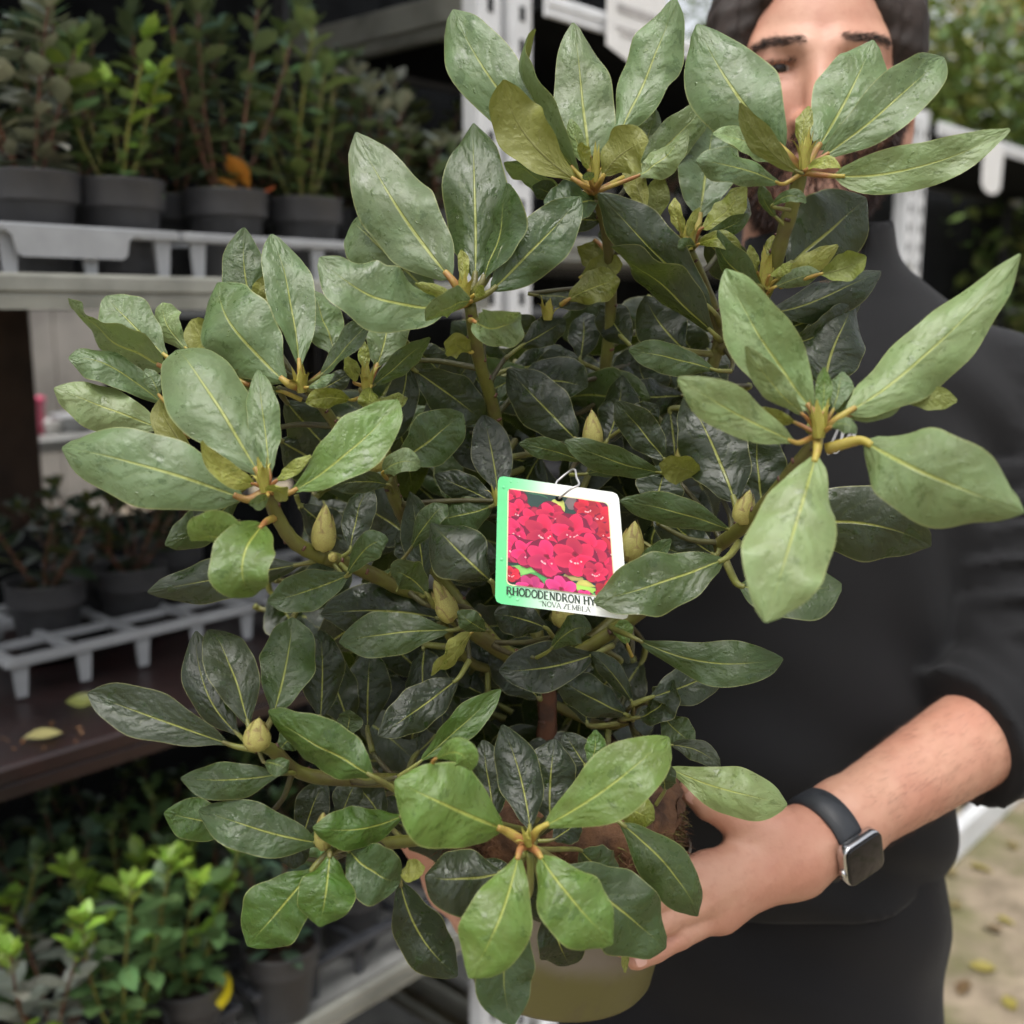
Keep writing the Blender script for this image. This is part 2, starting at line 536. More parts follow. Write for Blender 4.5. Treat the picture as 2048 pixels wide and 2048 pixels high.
# added dark sheets standing in for the shade behind the trolleys, above and below the open gap
def backdrop(s0, s1, z0, z1, back, label):  # dark sheet added to keep the space behind the shelves black
    n, m_ = 50, 6
    vs, fs = [], []
    for j in range(m_ + 1):
        for i in range(n + 1):
            s = s0 + (s1 - s0) * i / n
            vs.append(rk(s, back + 0.015 * math.sin(i * 1.7) + 0.008 * math.sin(i * 4.1 + j), z0 + (z1 - z0) * j / m_))
    for j in range(m_):
        for i in range(n):
            a = j * (n + 1) + i
            fs.append((a, a + 1, a + n + 2, a + n + 1))
    o = mesh_obj('shade_backdrop', vs, fs, [M['shade_black']])
    sol = o.modifiers.new('thick', 'SOLIDIFY'); sol.thickness = 0.003
    return tag(o, label, 'shade cloth')
backdrop(-0.9, S_END + 0.04, Z_TOP - 0.03, 2.34, DEPTH + 0.08, 'added dark cloth backing the tall trolley of potted azaleas')
backdrop(S_END + 0.05, S2B - 0.25, Z_TOP - 0.03, 2.75, DEPTH + 0.11, 'added tall dark cloth behind the trolley with the white card')
backdrop(S2B - 0.24, 8.0, Z_TOP - 0.03, 2.02, DEPTH + 0.10, 'added dark cloth hung behind the upper shelves of the far trolleys')
backdrop(-0.9, 8.0, 0.0, Z_MID + 0.14, DEPTH + 0.12, 'added dark cloth hung low behind the brown board shelf')
backdrop(s_at(212, DEPTH + 0.14, 1.3), 8.0, Z_MID + 0.16, Z_TOP - 0.05, DEPTH + 0.14, 'added dark cloth strip between the middle shelf and the azalea shelf')

# dark timber upright behind the trolley, in the gap
tp = rk(s_at(-8, 0.75, 1.35), 0.75, 0)
mb = MB()
mb.box(tp + UP * 1.2, RD * 0.05, RN * 0.05, UP * 1.2, bev=0.004)
tag(mb.build('timber_post', [M['timber']]), 'dark brown timber post behind the open middle shelf', 'post')

# pale wall and pink thing seen through the gap between the shelves
M['pale_board'] = simple('pale_weathered_board', (0.46, 0.43, 0.39), 0.8, 0.35, 6, 0.3, 40)
wc = rk(-0.45, 2.3, 0.0)
wall_root = empty('board_fence', wc)
for i in range(14):
    m1 = MB(); m1.box(RD * (i * 0.2 - 1.0) + UP * 1.0, RD * 0.097, RN * 0.012, UP * 1.0, bev=0.003)
    m1.build('plank', [M['pale_board']], wall_root)
tag(wall_root, 'pale board fence seen through the gap under the azalea shelf', 'fence')

# ------------------------------------------------------------------ small leaf meshes for the potted plants
def small_leaf(L, W, bend, fold, seed):
    rr = random.Random(seed)
    nu, nv = 6, 2
    vs, fs, uvs = [], [], []
    for i in range(nu + 1):
        u = i / nu
        w = W / 2 * (math.sin(PI * u ** 1.2) ** 0.75 if 0 < u < 1 else 0.0)
        w = max(w, 0.0006)
        for j in range(-nv, nv + 1):
            v = j / nv
            vs.append((w * v, u * L, bend * u * u * L + fold * abs(v) * w + 0.02 * L * math.sin(7 * u + v)))
            uvs.append((u, 0.5 + 0.5 * v))
    k = 2 * nv + 1
    for i in range(nu):
        for j in range(k - 1):
            a = i * k + j
            fs.append((a, a + 1, a + k + 1, a + k))
    me = bpy.data.meshes.new('small_leaf')
    me.from_pydata(vs, [], fs)
    uvl = me.uv_layers.new(name='UVMap')
    for lp in me.loops:
        uvl.data[lp.index].uv = uvs[lp.vertex_index]
    me.polygons.foreach_set("use_smooth", [True] * len(me.polygons))
    me.materials.append(M['azleaf'])
    return me
SL = [small_leaf(0.040, 0.021, -0.25, 0.2, 1), small_leaf(0.048, 0.027, -0.05, 0.25, 2), small_leaf(0.036, 0.018, 0.15, 0.25, 3), small_leaf(0.052, 0.025, -0.4, 0.15, 4)]

M['stem_green'] = gradient_stem('azalea_green_stem', (0.20, 0.20, 0.04), (0.14, 0.12, 0.03), 60)
M['stem_brown'] = gradient_stem('azalea_brown_stem', (0.15, 0.065, 0.035), (0.09, 0.04, 0.022), 60)
PAL = {'grey': (0.27, 0.29, 0.25), 'deep': (0.075, 0.13, 0.085), 'lime': (0.27, 0.43, 0.06), 'mid': (0.11, 0.20, 0.075), 'dark': (0.022, 0.042, 0.022)}  # dark: green with the shade of the back rows put into the leaf colour

POT_MESH = {}
def pot_mesh(r, h, mat='pot'):
    key = (round(r, 4), round(h, 4), mat)
    if key not in POT_MESH:
        mb = MB()
        rb = r * 0.74
        prof = [(0.001, 0.002), (rb * 0.96, 0.0), (rb, 0.003), (rb + (r * 0.93 - rb) * 0.70, h * 0.685), (r * 0.935, h * 0.70), (r * 0.975, h * 0.705), (r * 0.985, h * 0.72),
                (r, h * 0.975), (r * 1.02, h * 0.985), (r * 1.02, h), (r * 0.985, h), (r * 0.97, h * 0.985), (r * 0.93, h * 0.80)]
        mb.lathe(prof, 36)
        me = bpy.data.meshes.new('pot')
        me.from_pydata(mb.v, [], mb.f)
        me.materials.append(M[mat])
        me.polygons.foreach_set("use_smooth", [True] * len(me.polygons))
        ms = MB()
        rr = random.Random(5)
        ms.lathe([(0.0005, h * 0.90), (r * 0.35, h * 0.905), (r * 0.7, h * 0.89), (r * 0.952, h * 0.87)], 22)
        ms.v = [(x, y, z + rr.uniform(-1, 1) * 0.0025) for (x, y, z) in ms.v]
        so = bpy.data.meshes.new('soil')
        so.from_pydata(ms.v, [], ms.f)
        so.materials.append(M['soil'])
        so.polygons.foreach_set("use_smooth", [True] * len(so.polygons))
        POT_MESH[key] = (me, so)
    return POT_MESH[key]

def azalea(loc, label, seed, height=0.22, r=0.057, h=0.115, stems=5, spread=0.05, body='deep', tips='mid', stem='stem_brown', dens=1.0, separate=True, group='potted azaleas on the trolley', lean=(0, 0), accents=()):
    rr = random.Random(seed)
    root = empty('potted_azalea', loc, (0, 0, rr.uniform(0, 6.28)))
    pm, sm_ = pot_mesh(r, h)
    link(bpy.data.objects.new('pot', pm), root)
    link(bpy.data.objects.new('soil', sm_), root)
    rotinv = Matrix.Rotation(-root.rotation_euler.z, 3, 'Z')
    leaves = []
    for k in range(stems):
        a = 2 * PI * k / stems + rr.uniform(-0.5, 0.5)
        hh = height * rr.uniform(0.62, 1.0)
        sp = spread * rr.uniform(0.4, 1.2)
        b0 = Vector((0.012 * math.cos(a), 0.012 * math.sin(a), h * 0.88))
        ln = rotinv @ Vector((lean[0], lean[1], 0))
        p1 = b0 + Vector((sp * 0.5 * math.cos(a), sp * 0.5 * math.sin(a), hh * 0.45)) + ln * 0.3
        p2 = b0 + Vector((sp * math.cos(a + 0.3), sp * math.sin(a + 0.3), hh)) + ln
        path = [Vector(q) for q in catmull([b0, p1, p2], 5)]
        mb = MB()
        mb.tube(path, [0.0026 - 0.0012 * i / (len(path) - 1) for i in range(len(path))], 6)
        mb.build('stem', [M[stem]], root, smooth=True)
        nl = int(19 * dens * hh / 0.2)
        for i in range(nl):
            f = 0.08 + 0.92 * (i / max(nl - 1, 1)) ** 0.85
            x = f * (len(path) - 1)
            i0 = min(int(x), len(path) - 2)
            p = path[i0].lerp(path[i0 + 1], x - i0)
            an = i * 2.4 + rr.uniform(-0.3, 0.3) + k
            up = 0.15 + 0.55 * f + rr.uniform(-0.25, 0.25)
            top = f > 0.86
            leaves.append((p, an, up + (0.35 if top else 0), rr.choice(SL), rr.uniform(0.7, 1.12) * (0.8 if top else 1), tips if top or rr.random() < 0.06 else body))
        for i in range(5):                                    # whorl at the tip
            leaves.append((path[-1], i * 1.26 + k, 0.5 + rr.uniform(0, 0.6), rr.choice(SL[:3]), rr.uniform(0.5, 0.8), tips))
    for (p, an, up, me, sc, pc) in leaves:
        o = bpy.data.objects.new('leaf', me)
        link(o, root)
        o.location = p
        o.rotation_euler = (up, rr.uniform(-0.4, 0.4), an)
        o.scale = (sc, sc, sc)
        c = PAL[pc]
        j = rr.uniform(0.75, 1.25)
        o.color = (c[0] * j * rr.uniform(0.9, 1.1), c[1] * j, c[2] * j, 1)
    for (p, an, up, sc, c) in accents:
        o = bpy.data.objects.new('coloured_leaf', SL[1])
        link(o, root)
        o.location = p; o.rotation_euler = (up, 0.3, an - root.rotation_euler.z); o.scale = (sc,) * 3
        o.color = c4(c)
    tag(root, label, 'potted plant', group)
    if not separate:                                          # back row: foliage joined into one mass
        vs, fs, uvs, cols = [], [], [], []
        lv = [c for c in root.children if c.name.startswith('leaf')]
        for o in lv:
            mw = Matrix.LocRotScale(o.location, o.rotation_euler, o.scale)
            n = len(vs)
            vs += [mw @ v.co for v in o.data.vertices]
            fs += [tuple(n + i for i in pl.vertices) for pl in o.data.polygons]
            for pl in o.data.polygons:
                for li in pl.loop_indices:
                    uvs.append(o.data.uv_layers[0].data[li].uv.copy())
        for o in lv:
            bpy.data.objects.remove(o)
        fo = mesh_obj('foliage', vs, fs, [M['azleaf']], root)
        ul = fo.data.uv_layers.new(name='UVMap')
        for i, q in enumerate(uvs): ul.data[i].uv = q
        fo.color = c4(PAL[body])
        fo["kind"] = "stuff"
    return root

# ------------------------------------------------------------------ carrying trays
def tray(s0, s1, back0, back1, z, mat, label, rows=3, cols=4, hgt=0.055, tab=True, group='plastic carrying trays'):
    root = empty('carrying_tray', rk((s0 + s1) / 2, (back0 + back1) / 2, z))
    o_ = root.location
    def L(s, b, zz): return rk(s, b, z + zz) - o_
    mb = MB()                                                 # rim
    t_, w = 0.006, 0.010
    sm, bm_ = (s0 + s1) / 2, (back0 + back1) / 2
    hs_, hb = (s1 - s0) / 2, (back1 - back0) / 2
    mb.box(L(sm, back0 + w, hgt - t_), RD * hs_, RN * w, UP * t_, bev=0.002)
    mb.box(L(sm, back1 - w, hgt - t_), RD * hs_, RN * w, UP * t_, bev=0.002)
    mb.box(L(s0 + w, bm_, hgt - t_), RD * w, RN * (hb - 2 * w), UP * t_, bev=0.002)
    mb.box(L(s1 - w, bm_, hgt - t_), RD * w, RN * (hb - 2 * w), UP * t_, bev=0.002)
    mb.build('rim', [M[mat]], root)
    for i in range(1, cols):                                  # lattice bars
        m1 = MB(); m1.box(L(s0 + (s1 - s0) * i / cols, bm_, hgt - t_ - 0.001), RD * 0.005, RN * (hb - 2 * w), UP * t_ * 0.8)
        m1.build('cross_bar', [M[mat]], root)
    for j in range(1, rows):
        m1 = MB(); m1.box(L(sm, back0 + (back1 - back0) * j / rows, hgt - t_ - 0.0025), RD * (hs_ - 2 * w), RN * 0.005, UP * t_ * 0.8)
        m1.build('cross_bar', [M[mat]], root)
    for i in range(cols + 1):                                 # legs along front and back
        for b in (back0 + 0.008, back1 - 0.008):
            s = s0 + 0.02 + (s1 - s0 - 0.04) * i / cols
            m1 = MB()
            m1.add([L(s + a * 0.011, b - 0.003 * sg, zz) if zz > 0.01 else L(s + a * 0.007, b - 0.003 * sg, zz) for zz in (0.0, hgt - 2 * t_) for (a, sg) in ((-1, -1), (1, -1), (1, 1), (-1, 1))],
                   [(0, 1, 5, 4), (1, 2, 6, 5), (2, 3, 7, 6), (3, 0, 4, 7), (3, 2, 1, 0), (4, 5, 6, 7)])
            m1.build('leg', [M[mat]], root)
    if tab:
        m1 = MB()
        q = [(-0.085, 0), (0.085, 0), (0.070, -0.010), (0.066, -0.029), (0.060, -0.033), (-0.060, -0.033), (-0.066, -0.029), (-0.070, -0.010)]
        vs = [L(sm + a + tab, back0 - 0.002 - e, hgt - 0.004 + zz) for e in (0.0, 0.003) for (a, zz) in q]
        n = len(q)
        m1.add(vs, [tuple(range(n)), tuple(reversed(range(n, 2 * n)))] + [(i, n + i, n + (i + 1) % n, (i + 1) % n) for i in range(n)])
        m1.build('grip_plate', [M[mat]], root)
    tag(root, label, 'tray', group)
    return root

# upper shelf ------------------------------------------------------
sE = s_at(372, 0.0, Z_TOP + 0.05)
tray(sE - 0.42, sE, 0.015, 0.315, Z_TOP + 0.004, 'tray', 'pale grey carrying tray with a grip plate holding the bushy azaleas', tab=-0.02 + 0.09)
tray(sE + 0.010, sE + 0.43, 0.015, 0.315, Z_TOP + 0.004, 'tray', 'pale grey carrying tray holding the azalea with an orange leaf', tab=False)
zt = Z_TOP + 0.006
def AZ(px, back, label, seed, **kw):
    return azalea(rk(s_at(px, back, zt + 0.1), back, kw.pop('z', zt)), label, seed, **kw)
AZ(58, 0.085, 'bushy azalea with grey green leaves and lime shoots at the tray end', 11, height=0.25, stems=7, spread=0.085, body='grey', tips='mid', dens=1.25)
AZ(236, 0.085, 'azalea in a grey pot with tall lime green upright shoots', 12, height=0.19, stems=6, spread=0.06, body='mid', tips='lime', stem='stem_green', dens=0.9)
AZ(450, 0.09, 'tall leggy azalea with red brown stems and one orange leaf', 13, height=0.34, stems=6, spread=0.10, body='deep', tips='deep', dens=0.95,
   accents=[((-0.008, -0.035, 0.118), 2.8, 1.0, 1.1, (0.75, 0.25, 0.03)), ((0.012, -0.045, 0.108), -2.2, 0.4, 0.8, (0.8, 0.12, 0.07)), ((-0.045, -0.03, 0.112), 2.0, 0.5, 0.7, (0.5, 0.16, 0.04))])
AZ(606, 0.10, 'azalea with green upright stems beside the orange leaved one', 14, height=0.25, stems=6, spread=0.07, body='mid', tips='mid', stem='stem_green', dens=0.8)
AZ(150, 0.20, 'dark azalea in the second row behind the lime shoots', 15, height=0.22, stems=5, spread=0.08, body='deep', tips='deep')
AZ(345, 0.21, 'dark azalea in the second row behind the leggy one', 16, height=0.30, stems=6, spread=0.09, body='deep', tips='deep')
AZ(700, 0.21, 'small leaved azalea with whorled shoot tips by the white post', 17, height=0.25, stems=6, spread=0.07, body='deep', tips='grey', r=0.05)
AZ(770, 0.12, 'compact dark azalea beside the white trolley post', 18, height=0.20, stems=7, spread=0.08, body='deep', tips='grey', r=0.05)
AZ(880, 0.10, 'low azalea with a pale tip next to the white trolley post', 19, height=0.13, stems=5, spread=0.06, body='deep', tips='grey', r=0.05)
AZ(560, 0.25, 'dense dark azalea filling the shelf behind the green stemmed one', 20, height=0.26, stems=7, spread=0.10, body='deep', tips='deep')
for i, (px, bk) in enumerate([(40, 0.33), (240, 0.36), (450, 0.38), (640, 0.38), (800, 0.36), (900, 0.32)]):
    AZ(px, bk, 'shaded azalea in the back row against the added dark cloth', 30 + i, height=0.20 + 0.03 * (i % 3), stems=6, spread=0.09, body='dark', tips='deep', separate=False, group='shaded back row azaleas')

# middle shelf -----------------------------------------------------
zm = Z_MID + 0.004
tray(s_at(20, 0.20, zm), s_at(20, 0.20, zm) + 0.40, 0.20, 0.50, zm, 'tray', 'empty pale grey lattice tray on the brown board shelf', tab=False)
tray(s_at(20, 0.20, zm) + 0.42, s_at(20, 0.20, zm) + 0.82, 0.19, 0.49, zm, 'tray', 'second empty lattice tray further along the brown board shelf', tab=False)
tray(s_at(20, 0.20, zm) - 0.43, s_at(20, 0.20, zm) - 0.02, 0.22, 0.52, zm, 'tray_dark', 'dark lattice tray at the near end of the brown board', tab=False)
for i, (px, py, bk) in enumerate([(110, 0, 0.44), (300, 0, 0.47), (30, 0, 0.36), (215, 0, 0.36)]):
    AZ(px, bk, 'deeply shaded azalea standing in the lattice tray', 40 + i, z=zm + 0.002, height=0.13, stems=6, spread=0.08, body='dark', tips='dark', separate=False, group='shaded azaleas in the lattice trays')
# fallen leaves on the board
def litter(name, loc, rot, sc, c, label, cat='fallen leaf', group=None, me=1):
    o = bpy.data.objects.new(name, SL[me])
    link(o); o.location = loc; o.rotation_euler = rot; o.scale = (sc,) * 3; o.color = c4(c)
    return tag(o, label, cat, group)
litter('fallen_leaf', ray_z(42, 1478, Z_MID + 0.004), (0.06, 0.1, -1.2), 1.0, (0.42, 0.38, 0.16), 'pale yellow fallen leaf on the brown board edge')
litter('fallen_leaf', ray_z(130, 1404, Z_MID + 0.004), (0.05, 0.5, -1.5), 0.9, (0.25, 0.27, 0.08), 'narrow green fallen leaf on the brown board')
rr = random.Random(9)
for i in range(26):
    p = ray_z(rr.uniform(0, 175), rr.uniform(1440, 1505), Z_MID + 0.003)
    litter('bark_crumb', p, (rr.uniform(-0.3, 0.3), rr.uniform(-0.5, 0.5), rr.uniform(0, 6)), rr.uniform(0.1, 0.32), rr.choice([(0.16, 0.07, 0.03), (0.10, 0.05, 0.03), (0.26, 0.13, 0.06)]), 'brown bark crumb lying on the board edge', 'bark crumb', 'bark crumbs on the brown board', 2)

# lower shelf ------------------------------------------------------
zl = Z_LOW + 0.004
sL = s_at(560, 0.03, zl)
tray(sL - 0.05, sL + 0.36, 0.02, 0.32, zl, 'tray_dark', 'dark carrying tray on the lower shelf with one grey pot', tab=False, hgt=0.06)
tray(sL - 0.49, sL - 0.07, 0.02, 0.32, zl, 'tray_dark', 'dark carrying tray on the lower shelf under the lime shoots', tab=False, hgt=0.06)
def AZL(px, py, label, seed, **kw):
    p = ray_z(px, py, zl + 0.115)
    return azalea((p.x, p.y, zl + 0.002), label, seed, group='potted azaleas on the lower shelf', **kw)
AZL(375, 1955, 'lower shelf azalea with lime leaves and a yellow leaf over its pot', 51, height=0.21, stems=6, spread=0.07, body='mid', tips='lime', stem='stem_green', dens=1.0,
    accents=[((0.01, -0.055, 0.116), 3.0, -0.5, 1.1, (0.62, 0.50, 0.02)), ((0.03, -0.03, 0.125), 2.0, 0.3, 0.9, (0.5, 0.42, 0.03))])
AZL(560, 1885, 'lower shelf azalea in a grey pot inside the dark tray', 52, height=0.18, stems=5, spread=0.07, body='deep', tips='mid')
AZL(245, 2060, 'lower shelf azalea with bright lime tips beside the yellow leaf', 53, height=0.26, stems=6, spread=0.06, body='mid', tips='lime', stem='stem_green')
AZL(110, 2080, 'lower shelf azalea with large grey shiny leaves and flower buds', 54, height=0.20, stems=6, spread=0.08, body='grey', tips='lime')
AZL(0, 2020, 'lower shelf azalea with yellowish stem at the shelf end', 55, height=0.24, stems=5, spread=0.07, body='mid', tips='mid', stem='stem_green')
AZL(470, 1790, 'lower shelf azalea with brown stems in the second row', 56, height=0.22, stems=6, spread=0.08, body='deep', tips='mid')
AZL(290, 1870, 'lower shelf azalea with upright green stems in the second row', 57, height=0.24, stems=6, spread=0.08, body='mid', tips='mid', stem='stem_green')
AZL(130, 1930, 'lower shelf azalea in shade behind the grey leaved one', 58, height=0.24, stems=6, spread=0.09, body='deep', tips='deep')
for i, (px, py) in enumerate([(30, 1830), (210, 1780), (380, 1730), (560, 1690), (700, 1760)]):
    p = ray_z(px, py, zl + 0.115)
    azalea((p.x, p.y, zl + 0.002), 'shaded azalea at the back of the lower shelf', 60 + i, height=0.20, stems=6, spread=0.09, body='dark', tips='deep', separate=False, group='shaded azaleas at the back of the lower shelf')

# plants and goods on the far trolleys -----------------------------
for i, (s, z, px) in enumerate([(S2A + 0.12, 1.622, 0), (S2A + 0.35, 1.622, 0), (S2A + 0.60, 1.622, 0), (S2A + 0.9, 1.622, 0), (S2B - 0.15, Z_MID + 0.004, 0), (S2B - 0.25, 1.622, 0)]):
    azalea(rk(s, 0.16, z), 'dark azalea in shade on the trolley behind the man', 70 + i, height=0.12, stems=6, spread=0.09, body='dark' if i < 4 else 'mid', tips='deep' if i < 4 else 'lime', separate=False, group='azaleas on the trolley behind the man')

# ------------------------------------------------------------------ the rhododendron
POT_C = P(1120, 1672, 0.745)                 # centre of the root ball
rhodo = empty('rhododendron', (POT_C.x, POT_C.y, POT_C.z - 0.06))
tag(rhodo, 'large leafy rhododendron shrub with fat green buds, held up by the man', 'shrub')
ROOT_INV = Matrix.Translation(rhodo.location).inverted()
RL = Vector(rhodo.location)

LEAFCOL = {'T': (0.118, 0.172, 0.070), 'P': (0.185, 0.250, 0.100), 'D': (0.012, 0.021, 0.007), 'G': (0.026, 0.038, 0.018),  # D, G: older dark leaves, darkened further for the shade inside the shrub
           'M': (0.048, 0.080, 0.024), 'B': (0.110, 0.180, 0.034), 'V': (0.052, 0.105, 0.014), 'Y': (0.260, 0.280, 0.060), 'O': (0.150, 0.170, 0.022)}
lrnd = random.Random(77)

def leaf(base, tip, W, d0, d1, mid=None, roll=0.0, twist=0.0, arch=0.0, col='D', att=None, attd=None, peak=0.56, fold=None, wave=None, curl=0.0, under=False, name='leaf', tipsharp=0.68, nu=24):
    """One leaf. base, mid, tip: photo pixels of the midrib; W: width in pixels as seen; d0, d1: depth of base and tip (m).
    roll: turn about the midrib (deg, 0 = upper face to the viewer, 180 = underside); twist: extra roll towards the tip;
    arch: bulge of the midrib towards the viewer (m); curl: tip bent back (+) or forward (-)."""
    Bp, Tp = P(base[0], base[1], d0), P(tip[0], tip[1], d1)
    if mid is None:
        mid = ((base[0] + tip[0]) / 2 + lrnd.uniform(-6, 6), (base[1] + tip[1]) / 2 + lrnd.uniform(-6, 6))
    Mp = P(mid[0], mid[1], (d0 + d1) / 2 - arch)
    Cp = 2 * Mp - (Bp + Tp) / 2
    roll += lrnd.uniform(-8, 8); twist += lrnd.uniform(-9, 9)
    if curl == 0 and lrnd.random() < .45: curl = lrnd.uniform(-.25, .5)
    if under: roll += 180
    dm = (d0 + d1) / 2
    cr = abs(math.cos(R(roll + twist * 0.5)))
    Wm = W / FPX * dm / max(0.42, cr)
    if fold is None: fold = lrnd.choice([lrnd.uniform(-0.45, 0.10), lrnd.uniform(-0.2, 0.35)])
    if wave is None: wave = lrnd.uniform(0.03, 0.115)
    k1, ph1, ph2 = lrnd.uniform(0.9, 1.9), lrnd.uniform(0, 6.28), lrnd.uniform(0, 6.28)
    asym = lrnd.uniform(-0.06, 0.06)
    b1, b2, b3, bq = lrnd.uniform(1.4, 2.6), lrnd.uniform(0, 6.28), lrnd.uniform(0, 6.28), lrnd.uniform(.018, .042)
    chan = lrnd.uniform(-.05, .10)
    if arch == 0: arch_n = lrnd.uniform(-.05, .07)
    else: arch_n = lrnd.uniform(0, .03)
    nv = 5
    a = math.log(0.5) / math.log(peak)
    def C(u): return (1 - u) ** 2 * Bp + 2 * u * (1 - u) * Cp + u * u * Tp
    pts, uvs, faces, mi = [], [], [], []
    length = sum((C((i + 1) / 12) - C(i / 12)).length for i in range(12))
    for i in range(nu + 1):
        u = i / nu
        c = C(u)
        T = (C(min(u + 0.01, 1)) - C(max(u - 0.01, 0))).normalized()
        V = (CO - c).normalized()
        S = T.cross(V)
        if S.length < 0.05: S = T.cross(UP)
        S.normalize()
        N = S.cross(T).normalized()
        an = R(roll + twist * u)
        S2 = S * math.cos(an) + N * math.sin(an)
        N2 = N * math.cos(an) - S * math.sin(an)
        prof = math.sin(PI * u ** a) ** tipsharp if 0 < u < 1 else 0.0
        if u > 0.86: prof *= 1 - 0.10 * ((u - 0.86) / 0.14)
        w = Wm / 2 * prof
        w = max(w, 0.0007)
        cc = c
        if curl and u > 0.62:
            q = (u - 0.62) / 0.38
            cc = c - N2 * (curl * q * q * length * 0.30)
        for j in range(-nv, nv + 1):
            v = j / nv
            sgn = 1 if v >= 0 else -1
            lat = w * v * (1 + asym * sgn)
            lift = fold * abs(v) ** 1.5 * w - 0.10 * w * abs(v) ** 4
            ed = wave * Wm * abs(v) ** 1.8 * (math.sin(2 * PI * k1 * u + (ph1 if v > 0 else ph2)) + 0.35 * math.sin(2 * PI * 1.9 * k1 * u + ph2)) * min(1, u * 4) * min(1, (1 - u) * 6)
            edl = 0.022 * Wm * abs(v) ** 2 * math.sin(2 * PI * 1.9 * k1 * u + ph1 * 2 + sgn)
            swell = bq * Wm * (math.sin(2 * PI * b1 * u + b2 + 1.8 * v) * (1 - .35 * abs(v)) + .7 * math.sin(2 * PI * 2.1 * b1 * u + b3 - 2.6 * v) * abs(v)) * min(1, u * 5, (1 - u) * 5)
            lift += swell + chan * w * (abs(v) ** .7) + arch_n * length * 4 * u * (1 - u)
            pts.append(cc + S2 * (lat + edl * sgn * (1 if 0.08 < u < 0.93 else 0)) + N2 * (lift + ed))
            uvs.append((u, 0.5 + 0.5 * v))
    k = 2 * nv + 1
    for i in range(nu):
        for j in range(k - 1):
            q = i * k + j
            faces.append((q, q + 1, q + k + 1, q + k)); mi.append(0)
    # petiole and underside midrib
    mb = MB()
    twig_from = None
    if att is None:
        tdir = (C(0.0) - C(0.08)).normalized()
        Q = min(BR_PTS, key=lambda p: (p - Bp).length_squared)
        dq = (Q - Bp).length
        if dq < 0.030: A = Q
        else:
            A = Bp + tdir * 0.010 + (Q - Bp).normalized() * 0.006
            if dq < 0.065: twig_from = Q
    else:
        A = P(att[0], att[1], attd if attd else d0)
    j0 = C(0.0) + (C(0.05) - C(0)) * 0.5
    cpt = C(0.0) * 1.35 - C(0.10) * 0.35
    cpt = (cpt * 0.6 + (A + Bp) * 0.5 * 0.4)
    path = [Vector(x) for x in catmull([A, cpt, Bp, C(0.06)], 4)]
    rr0 = min(0.0025, max(0.0010, 0.0002 + Wm * 0.05))
    mb.tube(path, [rr0 * (1.25 - 0.55 * i / (len(path) - 1)) for i in range(len(path))], 7)
    n0 = len(pts)
    pts += [Vector(v) for v in mb.v]
    faces += [tuple(i + n0 for i in f) for f in mb.f]
    mi += [1] * len(mb.f)
    me = bpy.data.meshes.new('leaf')
    me.from_pydata([tuple(p - RL) for p in pts], [], faces)
    uvl = me.uv_layers.new(name='UVMap')
    flat = []
    for lp in me.loops:
        flat += list(uvs[lp.vertex_index]) if lp.vertex_index < n0 else [0.02, 0.5]
    uvl.data.foreach_set('uv', flat)
    me.materials.append(M['leaf']); me.materials.append(M['petiole' if col in 'TPBYO' and name == 'leaf' else 'petiole_green'])
    me.polygons.foreach_set("material_index", mi)
    me.polygons.foreach_set("use_smooth", [True] * len(me.polygons))
    me.update()
    o = bpy.data.objects.new(name, me)
    link(o, rhodo)
    if twig_from is not None:
        tb_ = MB()
        mdl = (twig_from + A) / 2 + tdir * 0.004
        tb_.tube([Vector(x) - RL for x in catmull([twig_from, mdl, A], 4)], [0.0021, 0.0020, 0.0019, 0.0018, 0.0017, 0.0016, 0.0015, 0.0014, 0.0013], 6)
        tb_.build('twig', [M['dark_twig']], rhodo, smooth=True)
    cb = LEAFCOL[col]
    j = lrnd.uniform(0.88, 1.13)
    o.color = (cb[0] * j * lrnd.uniform(0.94, 1.06), cb[1] * j, cb[2] * j * lrnd.uniform(0.92, 1.08), 1)
    return o

BR_PTS = []
M['dark_twig'] = gradient_stem('dark_twig', (0.06, 0.06, 0.016), (0.045, 0.036, 0.014), 40)
def branch(pts, r0, r1, mat='twig', name='branch'):
    w = [tuple(P(*p)) for p in pts]
    path = [Vector(p) - RL for p in catmull(w, 5)]
    BR_PTS.extend(p + RL for p in path)
    n = len(path)
    br = random.Random(len(pts) * 7 + int(pts[0][0]))
    mb = MB()
    rad = [(r0 + (r1 - r0) * i / (n - 1)) * (1 + br.uniform(-0.07, 0.07)) for i in range(n)]
    mb.tube(path, rad, 9)
    for i in range(2, n - 1, 2):                               # leaf scars
        t = (path[i + 1] - path[i - 1]).normalized()
        a = t.orthogonal().normalized()
        a.rotate(Matrix.Rotation(br.uniform(0, 6.28), 3, t))
        c = path[i] + a * rad[i] * 0.85
        mb.box(c, a * rad[i] * 0.3, t * rad[i] * 0.22, t.cross(a) * rad[i] * 0.4, 1, bev=rad[i] * 0.1)
    return mb.build(name, [M[mat], M['bark']], rhodo, smooth=True)

